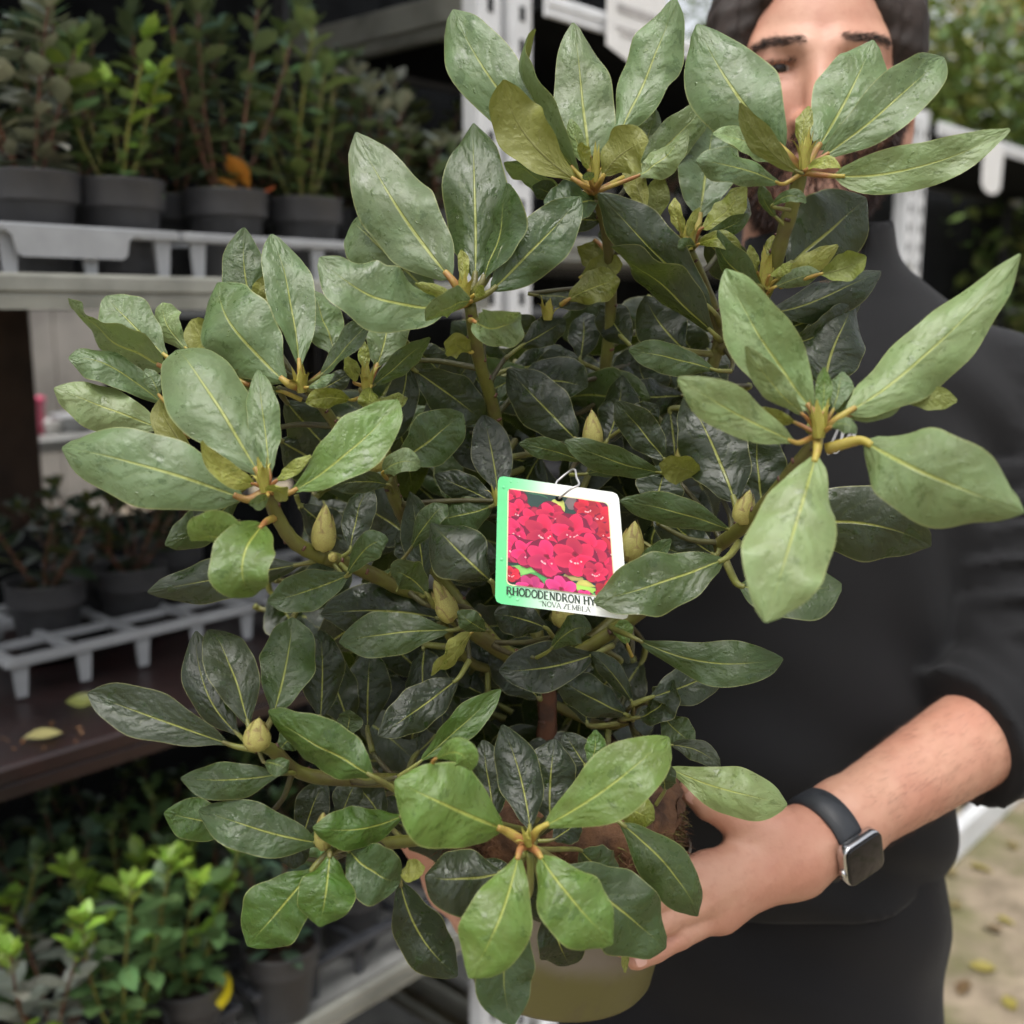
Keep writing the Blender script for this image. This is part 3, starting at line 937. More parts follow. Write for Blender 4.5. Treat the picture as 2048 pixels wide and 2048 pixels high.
def bud_mesh(nscale=13, seed=0, open_=0.0):
    """fat flower bud: spiral of overlapping pointed scales over an ovoid, base at origin, 1 high along z"""
    rr = random.Random(seed)
    vs, fs = [], []
    def rad(z): return 0.25 * (math.sin(PI * min(1, max(0, z)) ** 0.62) ** 0.7 if 0 < z < 1 else 0) + 0.012
    core = MB()
    core.lathe([(rad(z) * 0.93, z) for z in np.linspace(0, 1, 12)], 14)
    vs += core.v; fs += core.f
    mis = [0] * len(core.f)
    for k in range(nscale):
        a = k * 2.4
        z0 = 0.0 + 0.42 * k / nscale
        hh = 0.42 + 0.25 * k / nscale + rr.uniform(-0.03, 0.03)
        half = 1.15 - 0.35 * k / nscale
        n = len(vs)
        for i in range(6):
            u = i / 5
            z = z0 + hh * u
            w = half * (1 - u ** 2.2) ** 0.8
            for j in range(5):
                v = (j - 2) / 2
                an = a + w * v
                r_ = rad(min(z, 0.995)) * (1.09 + 0.03 * (nscale - k) / nscale - 0.11 * abs(v)) + 0.012 + open_ * u * u
                vs.append((r_ * math.cos(an), r_ * math.sin(an), z))
        for i in range(5):
            for j in range(4):
                q = n + i * 5 + j
                fs.append((q, q + 1, q + 6, q + 5)); mis.append(1 if (j in (0, 3) and k % 2) or i == 4 else 0)
    me = bpy.data.meshes.new('flower_bud')
    me.from_pydata(vs, [], fs)
    me.materials.append(M['bud']); me.materials.append(M['bud_brown'])
    me.polygons.foreach_set('material_index', mis)
    me.polygons.foreach_set("use_smooth", [True] * len(me.polygons))
    return me
BUDS = [bud_mesh(13, 1), bud_mesh(11, 2, 0.02)]

def shoot_mesh(seed, n=7):
    """young shoot tip: narrow pointed scales, the outer ones bending outwards"""
    rr = random.Random(seed)
    vs, fs = [], []
    core = MB(); core.lathe([(0.10, 0), (0.16, 0.2), (0.12, 0.45), (0.03, 0.72), (0.004, 0.8)], 9)
    vs += core.v; fs += core.f
    for k in range(n):
        a = k * 2.4
        L = 0.55 + 0.5 * rr.random() if k < 4 else 0.8 + 0.25 * rr.random()
        out = 0.55 if k < 3 else 0.12
        n0 = len(vs)
        for i in range(6):
            u = i / 5
            w = 0.17 * (1 - u) ** 0.7 * (0.6 + 0.8 * u * (1 - u) * 2) + 0.004
            r_ = 0.11 + 0.05 * math.sin(PI * u * 0.7) + out * u ** 3 * 0.7
            z = L * (u - (0.25 * u ** 4 if k < 3 else 0))
            for v in (-1, 0, 1):
                x = r_ + (0.02 if v == 0 else -0.03 * (1 - u))
                y = w * v
                vs.append((x * math.cos(a) - y * math.sin(a), x * math.sin(a) + y * math.cos(a), z))
        for i in range(5):
            for j in range(2):
                q = n0 + i * 3 + j
                fs.append((q, q + 1, q + 4, q + 3))
    me = bpy.data.meshes.new('shoot_tip')
    me.from_pydata(vs, [], fs)
    me.materials.append(M['shoot'])
    me.polygons.foreach_set("use_smooth", [True] * len(me.polygons))
    return me
SHOOTS = [shoot_mesh(i) for i in range(3)]

def place_axis(name, me, base, tip, d, width=None):
    """put a mesh that is 1 high along z from pixel base to pixel tip"""
    A, B = P(base[0], base[1], d), P(tip[0], tip[1], d - 0.004)
    L = (B - A).length
    o = bpy.data.objects.new(name, me)
    link(o, rhodo)
    o.location = A - RL
    q = (B - A).to_track_quat('Z', 'Y')
    o.rotation_mode = 'QUATERNION'
    o.rotation_quaternion = q @ Matrix.Rotation(lrnd.uniform(0, 6.28), 3, 'Z').to_quaternion()
    w = L if width is None else width / FPX * d / 0.55
    o.scale = (w, w, L)
    return o
def bud(base, tip, d, width, kind=0): return place_axis('flower_bud', BUDS[kind], base, tip, d, width)
def shoot(base, tip, d, width=None): return place_axis('shoot_tip', SHOOTS[lrnd.randrange(3)], base, tip, d, width)

# ---- stems -------------------------------------------------------
branch([(1100, 1700, .74), (1088, 1560, .73), (1095, 1440, .72), (1090, 1330, .715)], .0075, .0062, 'bark', 'trunk')
branch([(1090, 1345, .715), (1000, 1300, .69), (880, 1215, .66), (770, 1160, .64), (700, 1130, .62), (640, 1112, .60)], .0055, .0042)
branch([(645, 1114, .60), (590, 1085, .585), (555, 1035, .575), (535, 985, .565)], .0042, .0036)
branch([(1000, 1300, .69), (900, 1180, .70), (830, 1080, .68), (795, 1010, .66), (772, 955, .645)], .0045, .0036)
branch([(795, 1010, .66), (770, 900, .645), (745, 850, .635), (727, 775, .625)], .0034, .0030)
branch([(745, 880, .645), (690, 870, .64), (650, 820, .63), (605, 765, .615)], .0034, .0030)
branch([(1090, 1345, .715), (1050, 1150, .72), (1010, 950, .70), (985, 810, .67), (958, 720, .64), (940, 610, .615)], .0050, .0036)
branch([(1090, 1345, .715), (1170, 1150, .73), (1190, 900, .735), (1220, 650, .70), (1215, 480, .67), (1190, 380, .645)], .0050, .0032)
branch([(1090, 1345, .715), (1260, 1200, .72), (1360, 900, .71), (1425, 730, .69), (1438, 660, .68), (1405, 560, .665), (1378, 500, .65)], .0050, .0032)
branch([(1438, 700, .685), (1500, 640, .67), (1540, 560, .645), (1560, 490, .63), (1588, 400, .615), (1605, 325, .605)], .0044, .0042)
branch([(1090, 1345, .715), (1260, 1240, .69), (1400, 1120, .66), (1500, 1040, .60), (1570, 960, .56), (1635, 880, .535)], .0048, .0036)
branch([(1400, 1120, .66), (1300, 1120, .68), (1265, 1130, .67)], .003, .0026)
branch([(1190, 960, .73), (1185, 900, .69)], .003, .0026)
branch([(1085, 1560, .725), (1075, 1640, .68), (1062, 1690, .56)], .0042, .0032)
branch([(1075, 1640, .70), (900, 1672, .66), (760, 1688, .63), (660, 1700, .60)], .0042, .0034)
branch([(1085, 1560, .725), (900, 1560, .68), (700, 1560, .63), (600, 1545, .61), (545, 1500, .59), (515, 1492, .58)], .0044, .0036)
branch([(1090, 1400, .72), (1200, 1450, .72), (1262, 1440, .70)], .0035, .0028)
branch([(1090, 1345, .715), (950, 1330, .70), (880, 1240, .67)], .0035, .0028)

# ---- R1: left front rosette --------------------------------------
A1 = dict(att=(535, 980), attd=.563)
leaf((488, 998), (100, 886), 150, .56, .555, (300, 935), -14, 6, .006, 'T', **A1, peak=.52, fold=-.2)
leaf((522, 955), (342, 672), 158, .565, .60, (425, 800), -10, 8, .006, 'T', **A1, fold=-.25)
leaf((540, 950), (513, 730), 66, .562, .58, (527, 840), 12, 0, 0, 'T', **A1)
leaf((580, 985), (796, 800), 112, .56, .575, (700, 905), 8, 18, .004, 'B', **A1, peak=.6, fold=.2)
leaf((508, 968), (400, 892), 46, .558, .545, (450, 945), 10, -20, .004, 'Y', **A1, curl=-.6, peak=.45)
leaf((552, 962), (618, 912), 27, .56, .555, None, 20, 0, 0, 'Y', **A1)
leaf((546, 985), (575, 975), 40, .555, .545, None, 150, 0, 0, 'Y', **A1)
leaf((536, 992), (498, 1008), 28, .555, .548, None, 20, 0, .003, 'T', **A1)
leaf((527, 1048), (508, 1192), 118, .556, .535, (486, 1125), -14, -10, .020, 'B', att=(548, 1036), attd=.572, fold=.35, peak=.5, wave=.06)
leaf((500, 1095), (382, 1082), 74, .548, .538, (440, 1075), 24, 30, .008, 'B', att=(525, 1060), attd=.556, peak=.62)
shoot((530, 985), (520, 908), .56, 34)
# ---- R2: far left leaves -----------------------------------------
A2 = dict(att=(350, 870), attd=.63)
leaf((330, 735), (136, 596), 64, .63, .62, (215, 668), 38, 40, 0, 'T', att=(400, 760), attd=.63, peak=.42)
leaf((335, 715), (212, 592), 96, .64, .65, (262, 650), -15, 12, 0, 'T', att=(400, 760), attd=.63)
leaf((375, 700), (325, 605), 58, .65, .66, (338, 650), 25, 0, 0, 'P', att=(400, 760), attd=.63)
leaf((330, 812), (137, 716), 70, .63, .615, (225, 738), -20, 0, .004, 'T', att=(400, 860), attd=.63)
leaf((325, 858), (108, 776), 94, .62, .61, (215, 818), -14, 0, 0, 'P', att=(380, 872), attd=.62)
leaf((455, 750), (382, 640), 72, .61, .63, (410, 690), 20, 10, 0, 'O', under=True, att=(500, 770), attd=.61)
leaf((415, 950), (318, 800), 55, .60, .62, (355, 870), 30, 0, 0, 'O', under=True, att=(440, 985), attd=.60)
leaf((318, 790), (290, 738), 34, .61, .61, None, 10, 0, 0, 'T')
leaf((440, 990), (300, 870), 80, .66, .68, None, 20, 0, 0, 'D')
# ---- R3 ----------------------------------------------------------
A3 = dict(att=(603, 775), attd=.612)
leaf((573, 765), (411, 549), 150, .60, .62, (480, 668), 5, 8, .004, 'T', **A3, fold=-.2)
leaf((599, 735), (545, 455), 96, .605, .63, (581, 590), -8, 0, 0, 'T', **A3)
leaf((520, 645), (488, 455), 88, .65, .66, (492, 560), 5, 0, 0, 'M', att=(600, 770), attd=.62)
leaf((520, 632), (535, 548), 42, .63, .63, None, 15, 0, 0, 'O', under=True)
leaf((676, 715), (624, 568), 86, .64, .655, (650, 640), -12, 0, 0, 'T', att=(610, 775), attd=.62)
leaf((640, 752), (752, 626), 44, .605, .60, (697, 695), 40, 10, 0, 'M', **A3, fold=.4)
leaf((562, 783), (425, 770), 68, .61, .615, (490, 775), 8, 0, 0, 'T', att=(603, 800), attd=.615)
leaf((615, 775), (668, 748), 20, .60, .595, None, 40, 0, 0, 'T', **A3)
leaf((630, 785), (700, 745), 40, .62, .62, None, 10, 0, 0, 'G', **A3)
shoot((604, 785), (596, 728), .607, 40)
leaf((702, 800), (612, 806), 42, .605, .59, (655, 795), 30, -30, .006, 'O', wave=.1, att=(735, 790), attd=.62)
# R3b
A3b = dict(att=(735, 775), attd=.622)
leaf((752, 735), (778, 608), 96, .63, .65, (772, 670), -5, 0, 0, 'T', **A3b)
leaf((745, 772), (858, 672), 46, .615, .605, (800, 730), -28, 0, 0, 'M', **A3b)
leaf((735, 745), (729, 683), 24, .618, .62, None, 10, 0, 0, 'Y', **A3b)
leaf((742, 772), (738, 815), 42, .61, .60, None, 25, 0, .006, 'O', **A3b)
leaf((752, 800), (815, 796), 34, .62, .615, None, 30, 0, 0, 'O', **A3b)
leaf((708, 765), (690, 715), 30, .618, .61, None, 30, 0, 0, 'Y', **A3b)
leaf((815, 715), (775, 885), 70, .66, .65, (805, 800), 15, 0, 0, 'D')
leaf((828, 740), (970, 845), 95, .66, .67, (900, 790), -10, 0, 0, 'G')
leaf((820, 690), (905, 770), 70, .69, .70, None, 0, 0, 0, 'G')
shoot((733, 780), (735, 715), .615, 36)
# ---- R4 ----------------------------------------------------------
A4 = dict(att=(932, 605), attd=.613)
leaf((903, 558), (712, 265), 150, .605, .64, (798, 420), 4, -8, .005, 'T', **A4, fold=-.15, peak=.5)
leaf((950, 562), (941, 230), 132, .612, .645, (950, 400), -4, 6, .003, 'M', **A4, fold=-.25)
leaf((965, 562), (1013, 366), 62, .605, .615, (990, 465), 58, 8, 0, 'M', **A4)
leaf((975, 560), (1020, 400), 60, .63, .65, (1003, 480), 35, 0, 0, 'D', **A4)
leaf((888, 612), (688, 428), 128, .625, .645, (770, 500), 6, 0, 0, 'T', **A4)
leaf((895, 615), (640, 514), 128, .60, .585, (750, 596), -20, 10, .010, 'T', **A4, peak=.5)
leaf((982, 582), (1162, 394), 112, .605, .615, (1075, 490), 8, 6, .004, 'M', **A4, peak=.52)
leaf((912, 592), (830, 567), 24, .60, .59, None, 10, 0, 0, 'Y', **A4)
leaf((925, 570), (922, 500), 24, .612, .615, None, 5, 0, 0, 'Y', **A4)
leaf((942, 602), (852, 642), 58, .596, .58, (905, 610), 25, 35, .010, 'T', **A4, wave=.1)
leaf((947, 642), (1036, 628), 80, .59, .565, (995, 655), 12, -60, .012, 'T', att=(940, 640), attd=.62, wave=.12, fold=.3)
leaf((940, 705), (888, 685), 50, .63, .61, None, 30, 0, 0, 'O', under=True)
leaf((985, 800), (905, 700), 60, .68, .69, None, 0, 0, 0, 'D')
shoot((928, 600), (930, 540), .607, 36)
leaf((948, 590), (965, 570), 22, .60, .585, None, 20, 0, 0, 'Y', **A4)
# ---- R5 ----------------------------------------------------------
A5 = dict(att=(1188, 385), attd=.64)
leaf((1150, 345), (902, 10), 128, .645, .67, (992, 170), 6, 0, 0, 'T', **A5, peak=.6)
leaf((1158, 365), (1008, 170), 108, .628, .63, (1055, 275), 12, -14, 0, 'O', **A5, under=True, peak=.6, wave=.09)
leaf((1160, 352), (1030, 56), 46, .64, .65, (1050, 195), 62, 55, 0, 'T', **A5, peak=.5)
leaf((1177, 315), (1146, 45), 122, .65, .67, (1163, 190), -6, 4, 0, 'T', **A5, peak=.42)
leaf((1232, 280), (1350, 0), 110, .652, .67, (1300, 130), 14, -10, 0, 'T', **A5, peak=.55)
leaf((1205, 355), (1297, 282), 96, .625, .61, (1245, 305), -6, 30, 0, 'O', **A5, under=True, peak=.6, wave=.1)
leaf((1180, 335), (1138, 236), 34, .635, .64, (1155, 285), 30, 0, 0, 'P', **A5)
leaf((1178, 342), (1165, 285), 26, .63, .62, None, 30, 0, 0, 'Y', **A5)
leaf((1275, 352), (1378, 262), 56, .65, .645, (1325, 318), 30, 20, 0, 'P', **A5)
leaf((1265, 345), (1425, 195), 78, .665, .675, (1340, 285), 6, 0, 0, 'T', **A5)
leaf((1275, 330), (1310, 222), 60, .68, .69, None, 0, 0, 0, 'T')
leaf((1125, 385), (1012, 318), 48, .65, .645, (1068, 352), 55, 0, 0, 'P', **A5)
leaf((1195, 402), (1088, 400), 76, .645, .63, (1140, 405), -30, 0, .006, 'M', **A5)
leaf((1110, 392), (1065, 372), 42, .65, .64, None, 20, 0, 0, 'M')
leaf((1205, 440), (1100, 430), 60, .66, .66, None, 0, 0, 0, 'D')
leaf((1180, 362), (1172, 345), 26, .625, .618, None, 0, 0, 0, 'T', **A5)
shoot((1190, 365), (1190, 285), .637, 30)
# ---- R6: top right rosette ---------------------------------------
A6 = dict(att=(1606, 345), attd=.603)
leaf((1568, 302), (1394, 48), 168, .60, .625, (1470, 185), 4, -6, .004, 'T', **A6, fold=-.18, peak=.52)
leaf((1632, 300), (1746, 80), 142, .61, .635, (1696, 192), -5, 8, 0, 'T', **A6, peak=.55)
leaf((1640, 318), (1896, 94), 108, .598, .60, (1780, 210), 8, 4, .004, 'T', **A6, peak=.55)
leaf((1668, 352), (2026, 250), 92, .60, .575, (1850, 330), 22, -6, 0, 'P', **A6, peak=.42, wave=.06)
leaf((1600, 345), (1480, 206), 52, .59, .585, (1525, 290), 24, 0, 0, 'M', **A6, under=True)
leaf((1562, 330), (1428, 264), 42, .60, .59, (1495, 285), -48, 0, 0, 'P', **A6)
leaf((1562, 368), (1392, 322), 64, .60, .575, (1470, 335), -35, 8, .006, 'T', **A6)
leaf((1607, 300), (1618, 212), 34, .602, .605, None, 10, 0, 0, 'Y', **A6)
leaf((1612, 340), (1678, 338), 24, .59, .578, (1650, 325), 40, 0, .003, 'Y', **A6)
leaf((1543, 412), (1612, 406), 26, .605, .59, (1580, 392), 30, 0, .004, 'M', att=(1580, 420), attd=.612)
leaf((1553, 435), (1522, 365), 26, .62, .615, None, 30, 0, 0, 'M', att=(1570, 450), attd=.62)
leaf((1575, 532), (1733, 396), 158, .65, .665, (1655, 465), -6, 0, 0, 'G', att=(1548, 560), attd=.645, peak=.55)
shoot((1608, 340), (1612, 255), .597, 36)
# ---- R7 ----------------------------------------------------------
A7 = dict(att=(1380, 505), attd=.652)
leaf((1398, 440), (1430, 232), 132, .67, .69, (1415, 330), -4, 0, 0, 'T', **A7)
leaf((1295, 425), (1262, 306), 48, .65, .66, (1272, 365), 20, 0, 0, 'O', att=(1372, 490), attd=.65, under=True)
leaf((1310, 445), (1320, 355), 48, .665, .67, None, 5, 0, 0, 'B', under=True)
leaf((1402, 458), (1492, 372), 56, .645, .635, (1450, 425), 28, 0, 0, 'Y', **A7)
leaf((1412, 472), (1496, 432), 36, .64, .63, None, -20, 0, 0, 'M', **A7)
leaf((1395, 490), (1482, 500), 36, .64, .625, (1440, 478), 25, -30, .006, 'O', **A7)
leaf((1390, 492), (1358, 502), 30, .64, .63, None, 25, 0, .004, 'M', **A7)
leaf((1372, 470), (1345, 395), 28, .645, .645, None, 30, 0, 0, 'Y', **A7)
leaf((1376, 478), (1400, 415), 18, .64, .63, None, 20, 0, 0, 'Y', **A7)
leaf((1425, 622), (1200, 388), 108, .645, .63, (1305, 500), 10, -8, .006, 'G', att=(1440, 650), attd=.675, fold=-.35, peak=.55)
leaf((1428, 668), (1222, 494), 76, .65, .625, (1325, 572), 16, 48, .004, 'G', att=(1440, 680), attd=.68)
leaf((1410, 480), (1490, 560), 80, .68, .70, None, 0, 0, 0, 'D')
leaf((1450, 470), (1490, 370), 80, .685, .70, None, 0, 0, 0, 'G')
leaf((1300, 470), (1195, 470), 70, .70, .71, None, 0, 0, 0, 'D')
shoot((1378, 500), (1374, 425), .645, 44)
# ---- R8 ----------------------------------------------------------
A8 = dict(att=(1530, 590), attd=.645)
leaf((1522, 572), (1430, 462), 54, .635, .625, (1465, 525), 20, 25, 0, 'M', **A8)
leaf((1548, 562), (1676, 490), 46, .635, .625, (1612, 532), -30, 10, 0, 'Y', **A8, wave=.07)
leaf((1548, 575), (1640, 545), 40, .63, .622, None, -10, 0, 0, 'T', **A8)
leaf((1640, 548), (1732, 512), 58, .62, .61, (1690, 535), 15, 0, 0, 'B', under=True, att=(1560, 575), attd=.64)
leaf((1528, 540), (1545, 468), 26, .64, .64, None, 20, 0, 0, 'Y', **A8)
leaf((1515, 545), (1500, 490), 26, .64, .635, None, -20, 0, 0, 'Y', **A8)
leaf((1538, 552), (1585, 528), 22, .63, .62, None, 30, 0, 0, 'Y', **A8)
leaf((1532, 628), (1770, 525), 80, .655, .66, (1655, 592), 14, 0, .004, 'G', att=(1500, 640), attd=.67, fold=-.5)
leaf((1555, 662), (1722, 590), 88, .665, .675, (1640, 632), 6, 0, 0, 'G', att=(1500, 670), attd=.68)
leaf((1560, 692), (1712, 600), 54, .655, .66, (1640, 660), -20, -20, 0, 'G', att=(1500, 690), attd=.67)
leaf((1650, 770), (1712, 604), 132, .645, .66, (1668, 690), -6, 0, 0, 'G', att=(1620, 860), attd=.60, peak=.5)
leaf((1560, 735), (1640, 720), 90, .69, .69, None, 0, 0, 0, 'D')
shoot((1530, 580), (1535, 490), .64, 44)
# ---- R9: right front rosette -------------------------------------
A9 = dict(att=(1636, 868), attd=.53)
leaf((1626, 822), (1440, 536), 132, .528, .55, (1530, 690), 2, 4, 0, 'P', **A9, peak=.52)
leaf((1610, 832), (1492, 692), 56, .52, .515, (1545, 770), 18, 0, 0, 'P', **A9)
leaf((1692, 826), (2040, 508), 124, .525, .53, (1860, 700), 10, -4, 0, 'P', **A9, peak=.5)
leaf((1590, 885), (1356, 756), 92, .522, .51, (1470, 826), -14, 0, .003, 'P', **A9)
leaf((1688, 832), (1812, 796), 44, .535, .535, (1750, 822), 12, 0, 0, 'P', **A9)
leaf((1800, 800), (1914, 802), 48, .535, .53, (1860, 796), 12, 0, 0, 'B', under=True, att=(1690, 832), attd=.535)
leaf((1728, 882), (2038, 1016), 190, .52, .485, (1870, 955), 10, -10, .010, 'P', att=(1652, 898), attd=.53, peak=.5, fold=-.2)
leaf((1633, 908), (1532, 1242), 172, .52, .478, (1588, 1060), -4, 6, .006, 'P', **A9, peak=.58, fold=-.15)
leaf((1645, 828), (1648, 735), 34, .525, .53, None, 0, 0, 0, 'B', **A9)
leaf((1665, 822), (1682, 740), 48, .532, .54, None, 20, 0, 0, 'T', **A9)
leaf((1675, 830), (1700, 770), 44, .535, .54, None, 20, 0, 0, 'T', **A9)
leaf((1660, 855), (1712, 868), 32, .515, .505, (1690, 848), 20, 0, .003, 'T', **A9)
leaf((1590, 845), (1500, 822), 34, .535, .53, None, 20, 0, 0, 'O', **A9)
shoot((1638, 875), (1640, 795), .523, 46)
leaf((1545, 1062), (1862, 1092), 150, .615, .60, (1715, 1045), -6, 0, .006, 'G', att=(1500, 1060), attd=.62, peak=.55)
leaf((1478, 1170), (1682, 1166), 125, .60, .59, (1580, 1185), 12, 20, .006, 'M', att=(1450, 1120), attd=.62)
leaf((1470, 1005), (1372, 788), 135, .625, .65, (1425, 890), -6, 0, 0, 'D', att=(1480, 1050), attd=.62, peak=.5)
leaf((1530, 1030), (1515, 850), 110, .66, .67, None, 0, 0, 0, 'D')
bud((1480, 1050), (1500, 980), .60, 40, 1)
# ---- R10 / R11: left interior ------------------------------------
bud((645, 1105), (652, 1010), .59, 46)
leaf((700, 1100), (735, 962), 64, .61, .625, (715, 1030), 18, 20, 0, 'G')
leaf((692, 1152), (776, 1082), 56, .60, .585, (735, 1095), 20, -35, .008, 'M')
leaf((605, 1128), (295, 1184), 88, .60, .61, (450, 1155), 4, 0, .004, 'G', att=(640, 1118), attd=.602, peak=.58)
leaf((698, 1150), (536, 1204), 82, .60, .60, (620, 1180), 4, 0, 0, 'M')
bud((748, 945), (752, 875), .63, 44)
bud((662, 1118), (672, 1108), .585, 18)
leaf((765, 945), (846, 928), 52, .61, .595, (800, 925), 22, 0, .006, 'T', att=(775, 958), attd=.645)
leaf((795, 926), (922, 826), 106, .64, .65, (860, 880), -10, 0, 0, 'M', att=(775, 955), attd=.648, wave=.09)
leaf((778, 970), (660, 975), 50, .62, .605, (720, 962), 25, 0, .004, 'G', att=(785, 985), attd=.65)
leaf((560, 880), (700, 960), 120, .68, .69, None, 0, 0, 0, 'G')
leaf((570, 800), (690, 930), 105, .67, .69, (630, 870), 0, 0, 0, 'G')
leaf((600, 1010), (700, 1100), 80, .68, .68, None, 0, 0, 0, 'D')
leaf((480, 985), (330, 1090), 75, .66, .65, (410, 1050), 0, 0, 0, 'M')
leaf((440, 1040), (385, 1010), 60, .66, .65, None, 0, 0, 0, 'G')
leaf((985, 1165), (862, 1046), 120, .605, .615, (925, 1110), 8, -10, .012, 'G', peak=.6, wave=.1, fold=-.4)
leaf((850, 1190), (820, 985), 66, .64, .65, (838, 1080), 30, 0, 0, 'D', wave=.1)
leaf((995, 985), (966, 832), 84, .65, .67, (985, 910), -4, 0, 0, 'D')
leaf((988, 1005), (868, 950), 62, .645, .65, None, 0, 0, 0, 'D')
leaf((985, 1012), (862, 1040), 80, .64, .65, None, -8, 0, 0, 'M')
shoot((995, 1010), (990, 965), .635, 24)
leaf((830, 1150), (800, 1060), 50, .66, .66, None, 20, 0, 0, 'G')
leaf((820, 1100), (895, 1010), 48, .63, .62, (860, 1040), 25, 0, .006, 'M', wave=.1)
leaf((855, 1190), (790, 1150), 70, .62, .61, (815, 1150), 25, 0, 0, 'M')
# ---- R13 / R14: right interior -----------------------------------
bud((1186, 900), (1184, 820), .66, 38)
leaf((1155, 882), (1015, 738), 106, .66, .67, (1090, 815), 6, 0, 0, 'D', peak=.55)
leaf((1168, 922), (1040, 886), 44, .64, .625, (1100, 900), 12, 0, .005, 'M')
leaf((1322, 946), (1130, 882), 62, .645, .62, (1225, 920), 18, -14, .004, 'M', wave=.1)
leaf((1332, 922), (1232, 802), 74, .65, .65, (1285, 865), 8, 0, 0, 'G')
leaf((1212, 885), (1245, 752), 80, .68, .69, None, 0, 0, 0, 'D')
leaf((1255, 850), (1314, 808), 60, .675, .67, None, -10, 0, 0, 'D')
leaf((1172, 948), (1262, 928), 30, .64, .635, None, -20, 0, 0, 'M')
leaf((1110, 800), (1130, 700), 90, .70, .71, None, 0, 0, 0, 'D')
leaf((1160, 720), (1165, 620), 70, .71, .72, None, 0, 0, 0, 'D')
bud((1258, 1125), (1270, 1042), .635, 48)
leaf((1460, 1060), (1238, 1000), 66, .62, .605, (1350, 1020), 8, 0, 0, 'M', att=(1478, 1068), attd=.62)
leaf((1310, 1010), (1330, 930), 96, .64, .65, None, 0, 0, 0, 'G', peak=.5)
leaf((1450, 1118), (1188, 1204), 120, .595, .585, (1325, 1165), -4, 6, .005, 'M', att=(1478, 1085), attd=.61, peak=.55)
leaf((1250, 1152), (1342, 1078), 38, .625, .61, (1300, 1120), 30, 0, 0, 'M')
leaf((1310, 1100), (1350, 1150), 62, .635, .63, None, 0, 0, 0, 'D')
leaf((1430, 1110), (1312, 1012), 84, .635, .64, None, 0, 0, 0, 'D')
bud((1365, 940), (1366, 880), .66, 30)
leaf((1400, 950), (1320, 930), 60, .64, .63, None, 20, 0, 0, 'O', under=True)
leaf((1430, 740), (1258, 700), 66, .65, .635, (1345, 715), -12, 0, 0, 'M')
leaf((1420, 800), (1400, 730), 70, .67, .67, None, 0, 0, 0, 'D')
leaf((1370, 700), (1290, 595), 105, .68, .69, None, 0, 0, 0, 'D')
leaf((1260, 690), (1200, 610), 75, .69, .70, None, 0, 0, 0, 'D')
leaf((1135, 600), (1240, 560), 70, .675, .67, (1190, 575), 25, 0, 0, 'O')
leaf((1160, 555), (1245, 530), 55, .68, .67, None, 20, 0, 0, 'O', under=True)
leaf((1190, 480), (1165, 530), 60, .69, .69, None, 0, 0, 0, 'O', under=True)
leaf((1070, 590), (1195, 600), 40, .68, .68, None, 30, 0, 0, 'G')
leaf((1045, 690), (1130, 640), 60, .68, .69, None, 0, 0, 0, 'D')
leaf((1010, 640), (1080, 690), 70, .68, .69, None, 0, 0, 0, 'D')
shoot((1095, 640), (1097, 590), .68, 36)
# ---- below the tag -----------------------------------------------
leaf((1268, 1276), (1566, 1312), 92, .63, .605, (1420, 1325), -8, 22, .004, 'M', att=(1220, 1255), attd=.66, peak=.62)
leaf((1300, 1395), (1450, 1335), 84, .65, .66, (1375, 1370), 0, 0, 0, 'G')
leaf((1190, 1308), (998, 1342), 100, .655, .65, (1095, 1335), 0, 0, 0, 'D')
leaf((1100, 1300), (1182, 1262), 60, .635, .62, (1145, 1260), 22, -20, .008, 'M', wave=.12)
leaf((1255, 1430), (1108, 1352), 78, .66, .65, (1185, 1395), 4, 0, 0, 'G', att=(1265, 1440), attd=.69)
leaf((1265, 1405), (1182, 1305), 44, .655, .65, None, 10, 0, 0, 'G', fold=-.6, att=(1265, 1440), attd=.69)
leaf((1275, 1435), (1348, 1360), 62, .66, .65, (1320, 1415), 30, 25, 0, 'D', wave=.12)
leaf((1325, 1430), (1390, 1488), 64, .66, .65, None, -6, 0, 0, 'M')
leaf((1340, 1490), (1440, 1532), 46, .65, .635, (1395, 1500), 14, 0, 0, 'G', wave=.12)
leaf((1330, 1532), (1578, 1604), 98, .64, .605, (1450, 1580), -4, 10, .006, 'P', wave=.07, peak=.62, fold=-.2)
leaf((1092, 1256), (988, 1228), 74, .65, .64, None, 0, 0, 0, 'D')
leaf((905, 1260), (678, 1284), 92, .63, .625, (790, 1268), -4, 0, 0, 'M', peak=.6)
leaf((885, 1238), (640, 1228), 104, .645, .65, (760, 1222), 0, 0, 0, 'D')
leaf((975, 1262), (915, 1222), 44, .625, .61, None, 25, 0, .006, 'M')
leaf((945, 1262), (862, 1352), 36, .625, .61, (900, 1310), 40, 40, 0, 'Y', wave=.08)
leaf((915, 1358), (757, 1472), 86, .635, .61, (840, 1415), 2, 0, 0, 'D', peak=.5)
bud((905, 1245), (868, 1160), .63, 42, 1)
bud((1130, 1255), (1120, 1190), .66, 44)
leaf((1255, 1290), (1240, 1240), 40, .66, .66, None, 0, 0, 0, 'B')
leaf((1080, 1400), (980, 1300), 90, .69, .70, None, 0, 0, 0, 'D')
leaf((690, 1470), (695, 1420), 50, .66, .66, None, 20, 0, 0, 'M')
leaf((700, 1460), (640, 1300), 90, .68, .69, None, 0, 0, 0, 'D')
leaf((735, 1460), (740, 1300), 90, .69, .70, None, 0, 0, 0, 'D')
